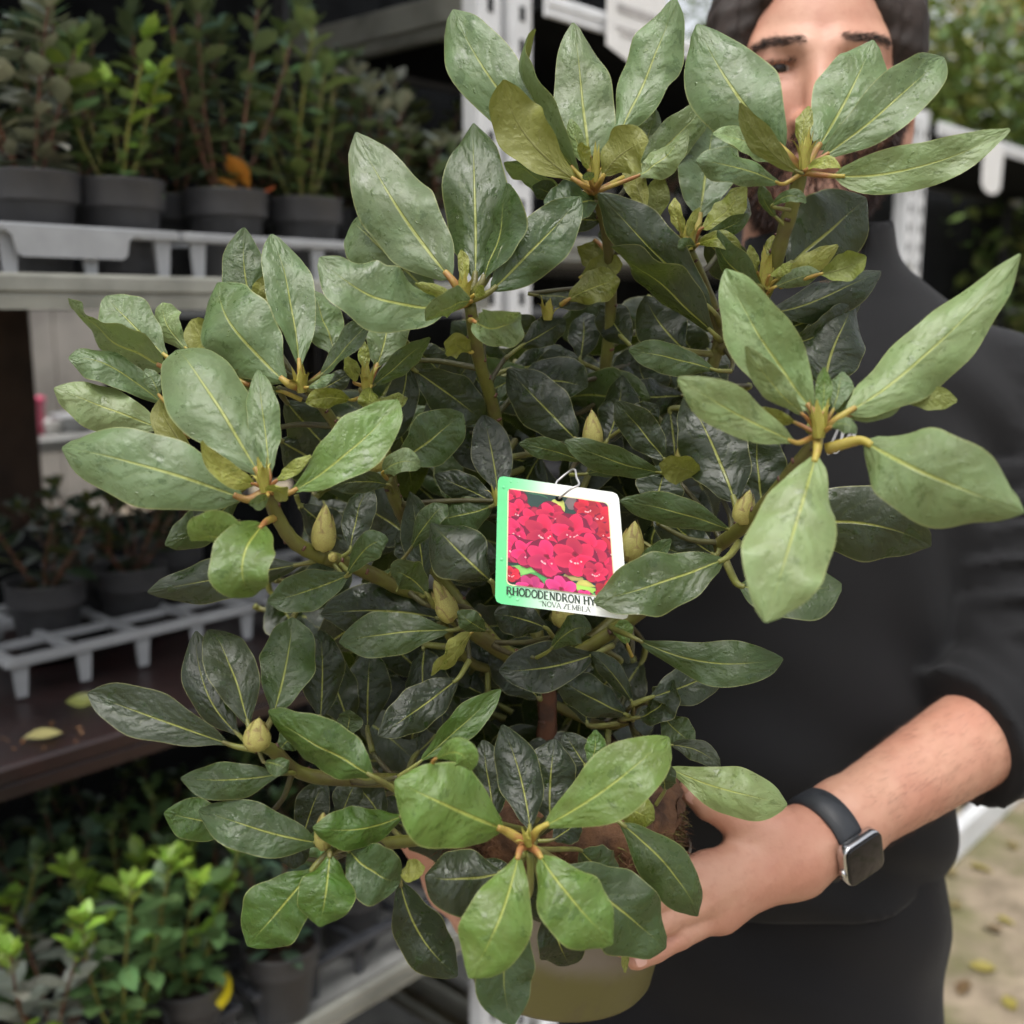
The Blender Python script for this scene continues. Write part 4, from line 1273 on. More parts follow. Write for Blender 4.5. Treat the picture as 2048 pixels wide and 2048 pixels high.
# ---- R20: bottom front rosette -----------------------------------
A20 = dict(att=(1056, 1690), attd=.552)
leaf((1082, 1655), (1341, 1466), 132, .545, .55, (1215, 1575), -4, 6, .006, 'B', **A20, peak=.6, fold=.12)
leaf((1008, 1660), (790, 1560), 172, .548, .53, (895, 1612), 6, -8, .010, 'B', **A20, peak=.52, fold=-.15, wave=.03)
leaf((868, 1520), (942, 1536), 58, .535, .525, (915, 1505), -12, 0, .008, 'B', peak=.62)
leaf((1038, 1704), (938, 1956), 140, .54, .51, (1000, 1835), 4, -6, .010, 'B', **A20, peak=.6, fold=-.18)
leaf((1078, 1708), (1226, 1888), 140, .542, .525, (1140, 1795), -6, 6, .008, 'B', **A20, peak=.6, fold=-.15)
leaf((1060, 1660), (1004, 1450), 92, .575, .60, (1042, 1555), 0, 0, 0, 'D', **A20)
leaf((1100, 1640), (1110, 1478), 110, .60, .62, None, 0, 0, 0, 'D')
leaf((1128, 1732), (1338, 1900), 158, .58, .585, (1235, 1815), -4, 0, .004, 'M', att=(1070, 1700), attd=.565, peak=.55)
leaf((1058, 1790), (1022, 2044), 118, .565, .55, (1010, 1920), 0, 0, .004, 'M', att=(1060, 1705), attd=.565, peak=.6)
leaf((1092, 1820), (1140, 1938), 96, .60, .61, None, 0, 0, 0, 'D', att=(1070, 1710), attd=.58)
leaf((1005, 1745), (850, 1752), 132, .575, .575, (925, 1758), 0, 0, 0, 'G', att=(1050, 1705), attd=.565, peak=.55)
leaf((800, 1760), (915, 1952), 104, .60, .59, (840, 1870), 0, 0, 0, 'D')
leaf((745, 1553), (520, 1432), 96, .565, .575, (640, 1492), 16, 10, .004, 'V', att=(800, 1585), attd=.58, wave=.09, peak=.5)
leaf((838, 1525), (1002, 1380), 62, .59, .60, (905, 1465), -16, 8, 0, 'V', peak=.66)
leaf((1240, 1645), (1404, 1838), 102, .60, .595, (1335, 1735), 8, 0, .004, 'M', att=(1120, 1560), attd=.65, peak=.55)
leaf((1225, 1600), (1308, 1640), 66, .62, .615, None, 0, 0, 0, 'O')
leaf((1178, 1530), (1190, 1460), 42, .60, .605, None, 0, 0, 0, 'V')
leaf((1170, 1530), (1128, 1465), 62, .62, .63, None, 0, 0, 0, 'D')
leaf((1105, 1680), (1160, 1640), 60, .575, .58, None, -10, 0, 0, 'D')
leaf((1330, 1580), (1325, 1520), 50, .62, .61, None, 20, 0, 0, 'G')
leaf((990, 1640), (965, 1480), 80, .62, .64, None, 10, 0, 0, 'D', wave=.1)
shoot((1058, 1692), (1048, 1655), .545, 26)
leaf((1255, 1895), (1250, 1945), 16, .60, .595, None, 10, 0, 0, 'Y')
leaf((1075, 1740), (1095, 1850), 90, .60, .61, None, 0, 0, 0, 'D', att=(1068, 1700), attd=.58)
leaf((1000, 1800), (960, 1720), 90, .61, .62, None, 0, 0, 0, 'D', att=(1050, 1710), attd=.58)
leaf((1160, 1700), (1240, 1760), 80, .62, .63, None, 0, 0, 0, 'M', att=(1075, 1700), attd=.58)
leaf((1000, 1650), (935, 1590), 70, .63, .64, None, 0, 0, 0, 'D')
# ---- R21 / R22: lower left ---------------------------------------
bud((512, 1500), (518, 1436), .575, 52)
A21 = dict(att=(512, 1500), attd=.582)
leaf((462, 1490), (176, 1386), 98, .58, .575, (315, 1438), 0, 8, .004, 'G', **A21, peak=.6)
leaf((497, 1452), (420, 1245), 98, .59, .615, (462, 1345), -10, 0, 0, 'G', **A21)
leaf((478, 1470), (392, 1262), 84, .60, .63, (415, 1380), 18, 0, 0, 'D', **A21)
leaf((546, 1430), (585, 1235), 112, .61, .64, (572, 1330), 0, 0, 0, 'M', **A21)
leaf((640, 1440), (640, 1260), 90, .65, .66, None, 0, 0, 0, 'D')
leaf((560, 1548), (362, 1556), 76, .59, .595, (460, 1560), 0, 0, 0, 'M', att=(590, 1545), attd=.605)
leaf((528, 1525), (580, 1545), 40, .575, .565, (555, 1530), 20, 0, .004, 'M')
leaf((640, 1686), (392, 1612), 100, .595, .59, (520, 1660), 4, 0, .004, 'M', att=(655, 1698), attd=.60)
leaf((470, 1655), (328, 1626), 84, .61, .61, (400, 1640), 0, 0, 0, 'V', wave=.08)
leaf((560, 1500), (605, 1470), 50, .60, .60, None, 0, 0, 0, 'M')
bud((648, 1700), (646, 1625), .592, 36)
A22 = dict(att=(662, 1702), attd=.60)
leaf((808, 1630), (626, 1655), 84, .60, .575, (720, 1658), 0, 0, .006, 'V', att=(830, 1615), attd=.62)
leaf((660, 1708), (640, 1854), 116, .58, .565, (652, 1780), 0, 0, .004, 'V', **A22, peak=.58)
leaf((628, 1735), (495, 1892), 132, .595, .585, (565, 1812), 4, 0, .004, 'V', **A22, peak=.62)
leaf((695, 1698), (800, 1765), 116, .59, .58, (745, 1742), -10, 0, .006, 'M', **A22, peak=.6)
leaf((800, 1742), (850, 1735), 44, .58, .575, None, 20, 0, 0, 'O', under=True)
leaf((620, 1690), (560, 1720), 60, .62, .62, None, 0, 0, 0, 'D')
leaf((605, 1680), (650, 1560), 70, .64, .65, None, 0, 0, 0, 'D')
leaf((680, 1640), (715, 1560), 60, .64, .65, None, 0, 0, 0, 'G')
leaf((765, 1640), (700, 1560), 80, .66, .67, None, 0, 0, 0, 'D')

# ---- inner leaves, their shade put into dark greens -----------------------------------------
inner = random.Random(4)
NODES = [(700, 900), (820, 880), (900, 1000), (1050, 900), (1150, 1000), (1250, 850), (1350, 800), (1100, 760), (1000, 1100), (850, 1100), (750, 1220), (880, 1330), (1000, 1400),
         (1150, 1420), (1100, 1250), (1300, 1050), (1400, 1080), (700, 1400), (620, 1350), (800, 1500), (950, 1560), (700, 1560), (1200, 1550), (980, 1700), (1180, 1130), (1330, 640), (1450, 800), (560, 1200), (1250, 1330), (1000, 780), (640, 1010), (870, 1680), (1120, 1560)]
n_front = len([o for o in rhodo.children if o.name.startswith('leaf')])
deep = []
for rep in range(9):
    for (nx, ny) in NODES:
        a = inner.uniform(0, 2 * PI)
        L_ = inner.uniform(130, 200)
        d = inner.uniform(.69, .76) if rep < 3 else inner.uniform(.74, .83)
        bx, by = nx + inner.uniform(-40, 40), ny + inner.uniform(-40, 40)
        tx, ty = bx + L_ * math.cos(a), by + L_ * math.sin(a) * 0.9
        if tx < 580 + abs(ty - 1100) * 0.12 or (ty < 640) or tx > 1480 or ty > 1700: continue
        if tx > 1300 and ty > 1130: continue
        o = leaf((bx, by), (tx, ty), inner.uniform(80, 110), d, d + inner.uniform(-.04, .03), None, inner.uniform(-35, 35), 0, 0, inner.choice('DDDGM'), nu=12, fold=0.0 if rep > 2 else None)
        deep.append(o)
keep = max(0, 296 - n_front)
rest = deep[keep:]
vs, fs, uvs, mi = [], [], [], []
for o in rest:                                                  # the innermost leaves read as one mass
    n = len(vs)
    vs += [v.co.copy() for v in o.data.vertices]
    fs += [tuple(n + i for i in p.vertices) for p in o.data.polygons]
    mi += [p.material_index for p in o.data.polygons]
    uvs += [x for d_ in o.data.uv_layers[0].data for x in d_.uv]
for o in rest: bpy.data.objects.remove(o)
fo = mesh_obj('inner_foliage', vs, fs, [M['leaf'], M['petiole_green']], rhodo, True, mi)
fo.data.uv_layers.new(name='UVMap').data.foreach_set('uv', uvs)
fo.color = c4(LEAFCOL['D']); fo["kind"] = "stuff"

# ---- root ball and pot -------------------------------------------
def rootball():
    rr = random.Random(3)
    n, m_ = 64, 26
    vs, fs = [], []
    for j in range(m_ + 1):
        f = j / m_
        if f < 0.45:
            q = f / 0.45
            r, z = 0.081 * math.sin(q * PI / 2) ** 0.8 + 0.001, 0.050 - 0.022 * q ** 3
        else:
            q = (f - 0.45) / 0.55
            r, z = 0.082 - 0.020 * q, 0.028 - 0.070 * q
        for i in range(n):
            a = 2 * PI * i / n
            jit = 1 + rr.uniform(-0.03, 0.03)
            vs.append((r * jit * math.cos(a), r * jit * math.sin(a), z + rr.uniform(-0.003, 0.003)))
    for j in range(m_):
        for i in range(n):
            fs.append((j * n + i, (j + 1) * n + i, (j + 1) * n + (i + 1) % n, j * n + (i + 1) % n))
    mb = MB(); mb.add(vs, fs, 0)
    for k in range(5200):                                      # coir fibres and moss tufts
        f = rr.random()
        a = rr.uniform(0, 2 * PI)
        if f < 0.5:
            r = 0.08 * math.sqrt(rr.random()); z = 0.048 - 0.022 * (r / 0.08) ** 3; nrm = Vector((0, 0, 1))
        else:
            r = 0.080; z = rr.uniform(-0.012, 0.030); nrm = Vector((math.cos(a), math.sin(a), 0.3))
        p = Vector((r * math.cos(a), r * math.sin(a), z))
        d = (nrm + Vector((rr.uniform(-1, 1), rr.uniform(-1, 1), rr.uniform(-1, 1))) * 1.1).normalized()
        L_ = rr.uniform(0.004, 0.012)
        s_ = d.cross(Vector((rr.uniform(-1, 1), rr.uniform(-1, 1), rr.uniform(-1, 1)))).normalized() * rr.uniform(0.0003, 0.0007)
        bend = Vector((rr.uniform(-1, 1), rr.uniform(-1, 1), -0.6)) * 0.003
        mi = 1 if (rr.random() < 0.30 and math.cos(a) > -0.2 and f >= .5) else 0
        mb.add([p - s_, p + s_, p + d * L_ * .6 + s_ * .7, p + d * L_ * .6 - s_ * .7, p + d * L_ + bend], [(0, 1, 2, 3), (3, 2, 4)], mi)
    o = mb.build('root_ball', [M['coir'], M['moss']], rhodo, smooth=True)
    o.location = POT_C - RL
    return o
M['coir'] = simple('coir_fibre', (0.15, 0.072, 0.034), 0.9, 0.6, 60, 0.9, 200, bdist=0.003, col2=(0.05, 0.023, 0.012))
M['moss'] = simple('moss', (0.15, 0.13, 0.035), 0.9, 0.5, 60, 0.8, 200, bdist=0.003)
rootball()

def pot_material():
    m, nt, b = new_mat('stained_taupe_pot')
    t = NT(nt)
    tc = t.n('ShaderNodeTexCoord').outputs['Object']
    sep = t.n('ShaderNodeSeparateXYZ'); t.l(tc, sep.inputs[0])
    n1 = t.noise(tc, 14, 5)
    z = t.math('ADD', sep.outputs[2], t.math('MULTIPLY', t.math('SUBTRACT', n1, 0.5), 0.03))
    c = t.mix(t.step(z, 0.030, 0.050), (0.115, 0.105, 0.030, 1), (0.175, 0.150, 0.120, 1))     # algae stain round the foot
    c = t.mix(t.math('MULTIPLY', t.step(t.noise(tc, 60, 5), 0.52, 0.75), 0.5), c, (0.09, 0.075, 0.04, 1))
    t.l(c, b.inputs['Base Color'])
    b.inputs['Roughness'].default_value = 0.5
    t.l(t.bump(t.noise(tc, 160, 3), 0.1, 0.001), b.inputs['Normal'])
    return m
M['big_pot'] = pot_material()
pot = empty('plant_pot', (POT_C.x, POT_C.y, POT_C.z - 0.104))
pot.rotation_euler = (R(-4), R(3), 0)
mb = MB()
mb.lathe([(0.001, 0.004), (0.055, 0.0), (0.0600, 0.0015), (0.0632, 0.006), (0.0815, 0.098)], 64)
mb.build('wall', [M['big_pot']], pot, smooth=True)
mb = MB()
mb.lathe([(0.0817, 0.096), (0.0830, 0.0975), (0.0840, 0.099), (0.0842, 0.103), (0.0836, 0.104), (0.0826, 0.104), (0.0822, 0.097), (0.0810, 0.0955)], 64)
mb.build('rim', [M['big_pot']], pot, smooth=True)
tag(pot, 'round taupe plastic pot with green algae stain under the rhododendron', 'plant pot')

# ------------------------------------------------------------------ implicit-surface helpers (one continuous body surface)
def V3(p): return np.array([p[0], p[1], p[2]], float)
def ell(X, c, r, Rm=None):
    q = X - V3(c)
    if Rm is not None: q = q @ Rm
    r = np.array(r, float)
    k0 = np.sqrt(((q / r) ** 2).sum(-1)); k1 = np.sqrt(((q / (r * r)) ** 2).sum(-1)) + 1e-9
    return k0 * (k0 - 1) / k1
def cone(X, a, b, ra, rb):
    a, b = V3(a), V3(b)
    ab = b - a
    h = np.clip(((X - a) @ ab) / (ab @ ab), 0, 1)
    return np.sqrt(((X - a - h[..., None] * ab) ** 2).sum(-1)) - (ra + (rb - ra) * h)
def su(a, b, k):
    h = np.clip(0.5 + 0.5 * (b - a) / k, 0, 1)
    return b + (a - b) * h - k * h * (1 - h)
def ssub(a, b, k): return -su(-a, b, k)          # a minus b
def grid(lo, hi, h):
    lo, hi = np.array(lo, float), np.array(hi, float)
    n = np.ceil((hi - lo) / h).astype(int) + 1
    ax = [lo[i] + h * np.arange(n[i]) for i in range(3)]
    return np.stack(np.meshgrid(*ax, indexing='ij'), -1), lo
def surface_nets(F, lo, h):
    nx, ny, nz = F.shape
    inside = F < 0
    cs = np.zeros((nx - 1, ny - 1, nz - 1), int)
    for dx in (0, 1):
        for dy in (0, 1):
            for dz in (0, 1):
                cs += inside[dx:nx - 1 + dx, dy:ny - 1 + dy, dz:nz - 1 + dz]
    act = (cs > 0) & (cs < 8)
    idx = -np.ones(act.shape, int)
    I = np.argwhere(act)
    idx[act] = np.arange(len(I))
    acc = np.zeros((len(I), 3)); cnt = np.zeros(len(I))
    cor = [(a, b, c) for a in (0, 1) for b in (0, 1) for c in (0, 1)]
    for p in cor:
        for ax in range(3):
            if p[ax] == 0:
                q = list(p); q[ax] = 1
                fa = F[I[:, 0] + p[0], I[:, 1] + p[1], I[:, 2] + p[2]]
                fb = F[I[:, 0] + q[0], I[:, 1] + q[1], I[:, 2] + q[2]]
                m = (fa < 0) != (fb < 0)
                t = np.where(m, fa / np.where(np.abs(fa - fb) < 1e-12, 1, fa - fb), 0)
                pos = np.tile(np.array(p, float), (len(I), 1)); pos[:, ax] = t
                acc[m] += pos[m]; cnt[m] += 1
    verts = (I + acc / np.maximum(cnt, 1)[:, None]) * h + lo
    quads = []
    for ax in range(3):
        b, c = (ax + 1) % 3, (ax + 2) % 3
        sl0 = [slice(None)] * 3; sl1 = [slice(None)] * 3
        sl0[ax] = slice(0, -1); sl1[ax] = slice(1, None)
        chg = inside[tuple(sl0)] != inside[tuple(sl1)]
        E = np.argwhere(chg)
        ok = (E[:, b] > 0) & (E[:, c] > 0) & (E[:, b] < F.shape[b] - 1) & (E[:, c] < F.shape[c] - 1)
        E = E[ok]
        def cell(db, dc):
            q = E.copy(); q[:, b] += db; q[:, c] += dc
            return idx[q[:, 0], q[:, 1], q[:, 2]]
        Q = np.stack([cell(-1, -1), cell(0, -1), cell(0, 0), cell(-1, 0)], 1)
        flip = ~inside[E[:, 0], E[:, 1], E[:, 2]]
        Q[flip] = Q[flip][:, ::-1]
        quads.append(Q)
    Q = np.concatenate(quads)
    return verts, Q[(Q >= 0).all(1)]
def np_mesh(name, verts, quads, mats, parent=None, offset=(0, 0, 0)):
    me = bpy.data.meshes.new(name)
    v = (verts - np.array(offset)).astype(np.float32)
    me.vertices.add(len(v)); me.vertices.foreach_set('co', v.ravel())
    me.loops.add(len(quads) * 4); me.loops.foreach_set('vertex_index', quads.astype(np.int32).ravel())
    me.polygons.add(len(quads))
    me.polygons.foreach_set('loop_start', np.arange(0, len(quads) * 4, 4, dtype=np.int32))
    me.update(calc_edges=True)
    me.validate()
    for m in mats: me.materials.append(m)
    me.polygons.foreach_set("use_smooth", [True] * len(me.polygons))
    return link(bpy.data.objects.new(name, me), parent)
def pn(X, f, seed=0):
    """cheap smooth pseudo-noise in [-1, 1]"""
    r = np.random.RandomState(seed)
    s = 0
    for i in range(5):
        k = r.normal(size=3) * f * (0.7 + 0.35 * i)
        s = s + np.sin(X @ k + r.uniform(0, 6.28))
    return s / 5

# ------------------------------------------------------------------ materials of the man
def skin_material():
    m, nt, b = new_mat('skin')
    t = NT(nt)
    tc = t.n('ShaderNodeTexCoord').outputs['Object']
    n1 = t.noise(tc, 22, 4); n2 = t.noise(tc, 160, 3)
    c = t.mix(t.step(n1, 0.3, 0.7), (0.52, 0.285, 0.195, 1), (0.46, 0.215, 0.145, 1))
    c = t.mix(t.math('MULTIPLY', t.step(n2, 0.5, 0.8), 0.35), c, (0.36, 0.15, 0.10, 1))
    t.l(c, b.inputs['Base Color'])
    b.inputs['Roughness'].default_value = 0.48
    b.inputs['Subsurface Weight'].default_value = 0.0
    b.inputs['Subsurface Radius'].default_value = (0.010, 0.004, 0.002)
    b.inputs['Subsurface Scale'].default_value = 1.0
    h = t.math('ADD', t.noise(tc, 420, 3), t.math('MULTIPLY', n2, 0.8))
    t.l(t.bump(h, 0.22, 0.0008), b.inputs['Normal'])
    return m
M['skin'] = skin_material()
def cloth_material(name, col, sc=900):
    m, nt, b = new_mat(name)
    t = NT(nt)
    tc = t.n('ShaderNodeTexCoord').outputs['Object']
    n1 = t.noise(tc, 12, 4)
    t.l(t.mix(n1, c4(tuple(x * 0.75 for x in col)), c4(tuple(x * 1.3 for x in col))), b.inputs['Base Color'])
    b.inputs['Roughness'].default_value = 0.85
    b.inputs['Specular IOR Level'].default_value = 0.25
    b.inputs['Sheen Weight'].default_value = 0.06
    b.inputs['Sheen Roughness'].default_value = 0.5
    wv = t.n('ShaderNodeTexWave'); t.l(tc, wv.inputs['Vector']); wv.inputs['Scale'].default_value = sc / 3; wv.inputs['Distortion'].default_value = 2
    t.l(t.bump(t.math('ADD', wv.outputs['Fac'], t.noise(tc, sc, 2)), 0.22, 0.0008), b.inputs['Normal'])
    return m
M['black_knit'] = cloth_material('black_fleece', (0.0085, 0.0085, 0.0095))
M['black_twill'] = cloth_material('black_trouser_twill', (0.006, 0.006, 0.0075), 1500)
M['hair'] = simple('dark_brown_hair', (0.022, 0.012, 0.008), 0.75, 0.4, 60, 0.2, 300)
M['beard'] = simple('red_brown_beard', (0.050, 0.021, 0.014), 0.5, 0.4, 60, 0.2, 300)
M['arm_hair'] = simple('brown_arm_hair', (0.09, 0.045, 0.028), 0.6, 0.3, 60, 0)
M['eye_white'] = simple('eye_white', (0.62, 0.55, 0.50), 0.2, 0.05, 30, 0)
M['iris'] = simple('dark_iris', (0.022, 0.012, 0.008), 0.12, 0.2, 300, 0)
M['nail'] = simple('fingernail', (0.62, 0.36, 0.29), 0.3, 0.1, 60, 0)

feet = P(1500, 1830, 0.99)
man = empty('person', (feet.x, feet.y, 0))
ML = Vector(man.location)
tag(man, 'bearded person in black fleece peering over the rhododendron they carry', 'person')

# head frame: x to the viewer's right, y away from the viewer, z up; origin between the eyes
EYE = P(1637, 138, 0.885)
toc = (CO - EYE); toc.z = 0; toc.normalize()
hy = -toc
hy.rotate(Matrix.Rotation(R(5), 3, 'Z'))
hx = hy.cross(UP).normalized()
HM = np.array([list(hx), list(hy), list(UP)]).T        # local -> world
def HW(p): return V3(EYE) + HM @ np.array(p, float)

def head_sdf(Xw):
    X = (Xw - V3(EYE)) @ HM
    Xa = X.copy(); Xa[..., 0] = np.abs(Xa[..., 0])
    d = ell(X, (0, .082, .030), (.074, .098, .088))
    d = su(d, ell(X, (0, .040, -.028), (.064, .066, .092)), .03)
    d = su(d, ell(Xa, (.040, .006, -.036), (.026, .026, .026)), .022)        # cheeks
    d = su(d, cone(Xa, (.056, .062, -.062), (.012, .004, -.103), .020, .021), .02)   # jaw
    d = su(d, ell(X, (0, .000, -.104), (.024, .020, .018)), .015)
    d = su(d, cone(Xa, (.044, .000, .016), (.014, -.020, .012), .008, .009), .014)  # brow
    d = ssub(d, ell(Xa, (.0315, -.030, -.001), (.017, .013, .012)), .010)     # sockets
    d = su(d, ell(Xa, (.0315, -.0045, .000), (.0165, .0145, .0135)), .005)    # lids
    d = ssub(d, ell(Xa, (.0315, -.020, -.0015), (.0125, .010, .0040)), .0025) # slit
    d = su(d, cone(X, (0, -.020, .008), (0, -.040, -.040), .0085, .0125), .012)      # nose
    d = su(d, ell(Xa, (.0125, -.030, -.045), (.009, .011, .008)), .006)
    d = ssub(d, ell(Xa, (.0075, -.036, -.055), (.0042, .007, .005)), .003)
    d = su(d, cone(Xa, (.0, -.027, -.068), (.021, -.016, -.0715), .0055, .003), .005)   # lips
    d = su(d, cone(Xa, (.0, -.024, -.077), (.018, -.015, -.0735), .0065, .003), .005)
    th = R(14)
    Rm = np.array([[1, 0, 0], [0, math.cos(th), -math.sin(th)], [0, math.sin(th), math.cos(th)]])
    ear = ell(Xa, (.0810, .068, -.022), (.0085, .020, .034), Rm)
    ear = ssub(ear, ell(Xa, (.0880, .062, -.017), (.006, .011, .019), Rm), .004)
    ear = su(ear, ell(Xa, (.0790, .060, -.052), (.006, .010, .011)), .008)
    d = su(d, ear, .006)
    neck = cone(X, (0, .075, -.07), (-.004, .090, -.24), .050, .054)
    d = su(d, neck, .025)
    return d
lo, hi = V3(EYE) - np.array([.105, .085, .24]), V3(EYE) + np.array([.105, .215, .135])
X, lo_ = grid(lo, hi, .0024)
Fh = head_sdf(X)
hv, hq = surface_nets(Fh, lo_, .0024)

# arms and hands ------------------------------------------------------
def arm_sdf(X, J):
    d = cone(X, J['elbow'], J['wristb'], J['re'], J['rw'])
    d = su(d, cone(X, J['wristb'], J['wrist'], J['rw'], J['rw'] * .96), .012)
    palm = None
    for f in ('index', 'middle', 'ring', 'pinky'):
        c = cone(X, J['wrist'], J[f][0], .0165, .0125)
        palm = c if palm is None else su(palm, c, .014)
    palm = su(palm, cone(X, J['wrist'], J['thumb'][0], .018, .0155), .016)
    palm = su(palm, cone(X, V3(J['index'][0]) * .6 + V3(J['wrist']) * .4, J['thumb'][0], .010, .013), .014)
    d = su(d, palm, .018)
    hand = None
    for f in ('index', 'middle', 'ring', 'pinky'):
        m, p, t_, e = J[f]
        r = .0098 if f != 'pinky' else .0085
        c = su(su(cone(X, m, p, r * 1.08, r * .98), cone(X, p, t_, r, r * .88), .003), cone(X, t_, e, r * .88, r * .74), .003)
        hand = c if hand is None else np.minimum(hand, c)
    d = su(d, hand, .007)
    m, p, e = J['thumb'][1:]
    th = su(cone(X, J['thumb'][0], m, .0150, .0125), cone(X, m, p, .0122, .0108), .004)
    th = su(th, cone(X, p, e, .0110, .0085), .003)
    d = su(d, th, .010)
    for f in ('index', 'middle', 'ring', 'pinky'):                    # tendons and knuckles on the back of the hand
        m = V3(J[f][0]); w = V3(J['wrist'])
        n_ = V3(CO) - m; n_ = n_ / np.linalg.norm(n_)
        d = su(d, cone(X, m + n_ * .008, w + n_ * .008, .0055, .0030), .006)
        p = V3(J[f][1])
        d = su(d, np.sqrt(((X - p - n_ * .0035) ** 2).sum(-1)) - .0075, .004)
    return d
LH = dict(elbow=P(2045, 1415, .895), wristb=P(1690, 1640, .79), wrist=P(1580, 1712, .765), re=.043, rw=.0275,
          index=(P(1412, 1742, .735), P(1335, 1752, .712), P(1288, 1765, .694), P(1252, 1788, .682)),
          middle=(P(1406, 1772, .728), P(1322, 1788, .703), P(1268, 1818, .686), P(1232, 1842, .676)),
          ring=(P(1416, 1796, .728), P(1330, 1838, .704), P(1276, 1868, .690), P(1242, 1890, .682)),
          pinky=(P(1442, 1830, .734), P(1358, 1872, .712), P(1310, 1900, .700), P(1272, 1922, .692)),
          thumb=(P(1545, 1668, .758), P(1475, 1640, .752), P(1418, 1608, .746), P(1380, 1580, .742)))
X, lo_ = grid(np.min([V3(LH['elbow']), V3(LH['pinky'][3]), V3(LH['thumb'][3])], 0) - .06, np.max([V3(LH['elbow']), V3(LH['thumb'][3]), V3(LH['pinky'][3])], 0) + .06, .0027)
Fa = arm_sdf(X, LH) + .0006 * pn(X, 160, 3)
av, aq = surface_nets(Fa, lo_, .0027)
RH = dict(elbow=P(1010, 1300, .915), wristb=P(880, 1560, .825), wrist=P(870, 1640, .80), re=.045, rw=.028,
          index=(P(905, 1735, .780), P(945, 1790, .760), P(985, 1825, .740), P(1020, 1845, .725)),
          middle=(P(895, 1755, .790), P(935, 1815, .772), P(975, 1850, .755), P(1010, 1872, .740)),
          ring=(P(890, 1772, .802), P(930, 1835, .788), P(968, 1872, .772), P(1000, 1895, .760)),
          pinky=(P(890, 1785, .815), P(930, 1845, .802), P(965, 1880, .790), P(990, 1900, .780)),
          thumb=(P(885, 1690, .780), P(895, 1690, .755), P(905, 1660, .735), P(915, 1630, .720)))
X, lo_ = grid(np.min([V3(RH['elbow']), V3(RH['pinky'][3]), V3(RH['wrist']), V3(RH['thumb'][3])], 0) - .06, np.max([V3(RH['elbow']), V3(RH['pinky'][3]), V3(RH['index'][3])], 0) + .06, .0036)
bv, bq = surface_nets(arm_sdf(X, RH), lo_, .0036)
# trunk and limbs under the clothes, so that head and arms are one body
SHL, SHR = P(1985, 825, .99), P(1290, 860, 1.02)
ELL_, ELR = P(2045, 1415, .895), P(1010, 1300, .915)
HIP = P(1500, 1840, .995)
CH = P(1620, 1000, 1.00)
def torso_core(X, g=0.0):
    d = ell(X, CH, (.175 + g, .105 + g, .20 + g))
    d = su(d, ell(X, P(1560, 1350, 1.0), (.160 + g, .100 + g, .20 + g)), .08)
    d = su(d, ell(X, HIP, (.158 + g, .105 + g, .24 + g)), .08)
    d = su(d, cone(X, SHL, SHR, .058 + g, .058 + g), .06)
    d = su(d, cone(X, P(1650, 620, .985), P(1650, 760, .99), .050 + g, .075 + g), .06)
    return d
X, lo_ = grid(V3(CH) - np.array([.42, .20, .58]), V3(CH) + np.array([.30, .18, .30]), .011)
Fb = torso_core(X, -.016)
Fb = np.maximum(Fb, -(X[..., 2] - (HIP.z + .10)))
Fb = su(Fb, cone(X, SHL, ELL_, .050, .040), .03)
Fb = su(Fb, cone(X, SHR, ELR, .050, .040), .03)
cv, cq = surface_nets(Fb, lo_, .011)
allv, allq, off = [], [], 0
for v_, q_ in ((hv, hq), (av, aq), (bv, bq), (cv, cq)):
    allv.append(v_); allq.append(q_ + off); off += len(v_)
np_mesh('body', np.concatenate(allv), np.concatenate(allq), [M['skin']], man, tuple(ML))

# eyes -----------------------------------------------------------------
for sg in (-1, 1):
    c = HW((sg * .0315, -.0030, 0))
    mb = MB()
    mb.lathe([(max(.0127 * math.sin(a), 1e-5), -.0127 * math.cos(a)) for a in np.linspace(0, PI, 13)], 18)
    # iris on the -z pole, turned to the camera
    o = mb.build('eye', [M['eye_white'], M['iris']], man, smooth=True)
    for pl in o.data.polygons:
        if pl.center.z < -.0110: pl.material_index = 1
    look = (CO - Vector(c)).normalized()
    o.rotation_mode = 'QUATERNION'
    o.rotation_quaternion = (-look).to_track_quat('Z', 'Y')
    o.location = Vector(c) - ML

# hair ---------------------------------------------------------------------
def ribbons(paths, wid, mat, name, parent):
    vs, fs = [], []
    for (pts, nrm) in paths:
        n0 = len(vs); n = len(pts)
        for i, p in enumerate(pts):
            t = (pts[min(i + 1, n - 1)] - pts[max(i - 1, 0)])
            s_ = np.cross(t, nrm); s_ = s_ / (np.linalg.norm(s_) + 1e-9)
            w = wid * (1 - 0.75 * (i / (n - 1)) ** 2)
            vs.append(p - s_ * w - V3(ML)); vs.append(p + s_ * w - V3(ML))
        for i in range(n - 1):
            fs.append((n0 + 2 * i, n0 + 2 * i + 1, n0 + 2 * i + 3, n0 + 2 * i + 2))
    return mesh_obj(name, vs, fs, [mat], parent, smooth=True)
def hair_sdf(Xw):
    X = (Xw - V3(EYE)) @ HM
    Xa = X.copy(); Xa[..., 0] = np.abs(Xa[..., 0])
    d = ell(X, (0, .084, .036), (.084, .108, .099))
    d = su(d, ell(Xa, (.074, .048, .022), (.015, .038, .052)), .025)
    d = su(d, ell(X, (0, .135, -.035), (.075, .060, .085)), .03)
    d = ssub(d, ell(X, (-.002, -.060, -.012), (.0705, .110, .100)), .012)
    d = ssub(d, ell(X, (0, .010, -.120), (.13, .100, .115)), .012)
    an_ = np.arctan2(X[..., 1] - .084, np.abs(X[..., 0]) + .02)
    st = np.sin(an_ * 34 + 3 * pn(X, 45, 4)) * .0009 + np.sin(an_ * 75 + 4 * pn(X, 70, 6)) * .0005
    return d + st * (np.abs(X[..., 0]) > .0) + .0018 * pn(X, 120, 5)
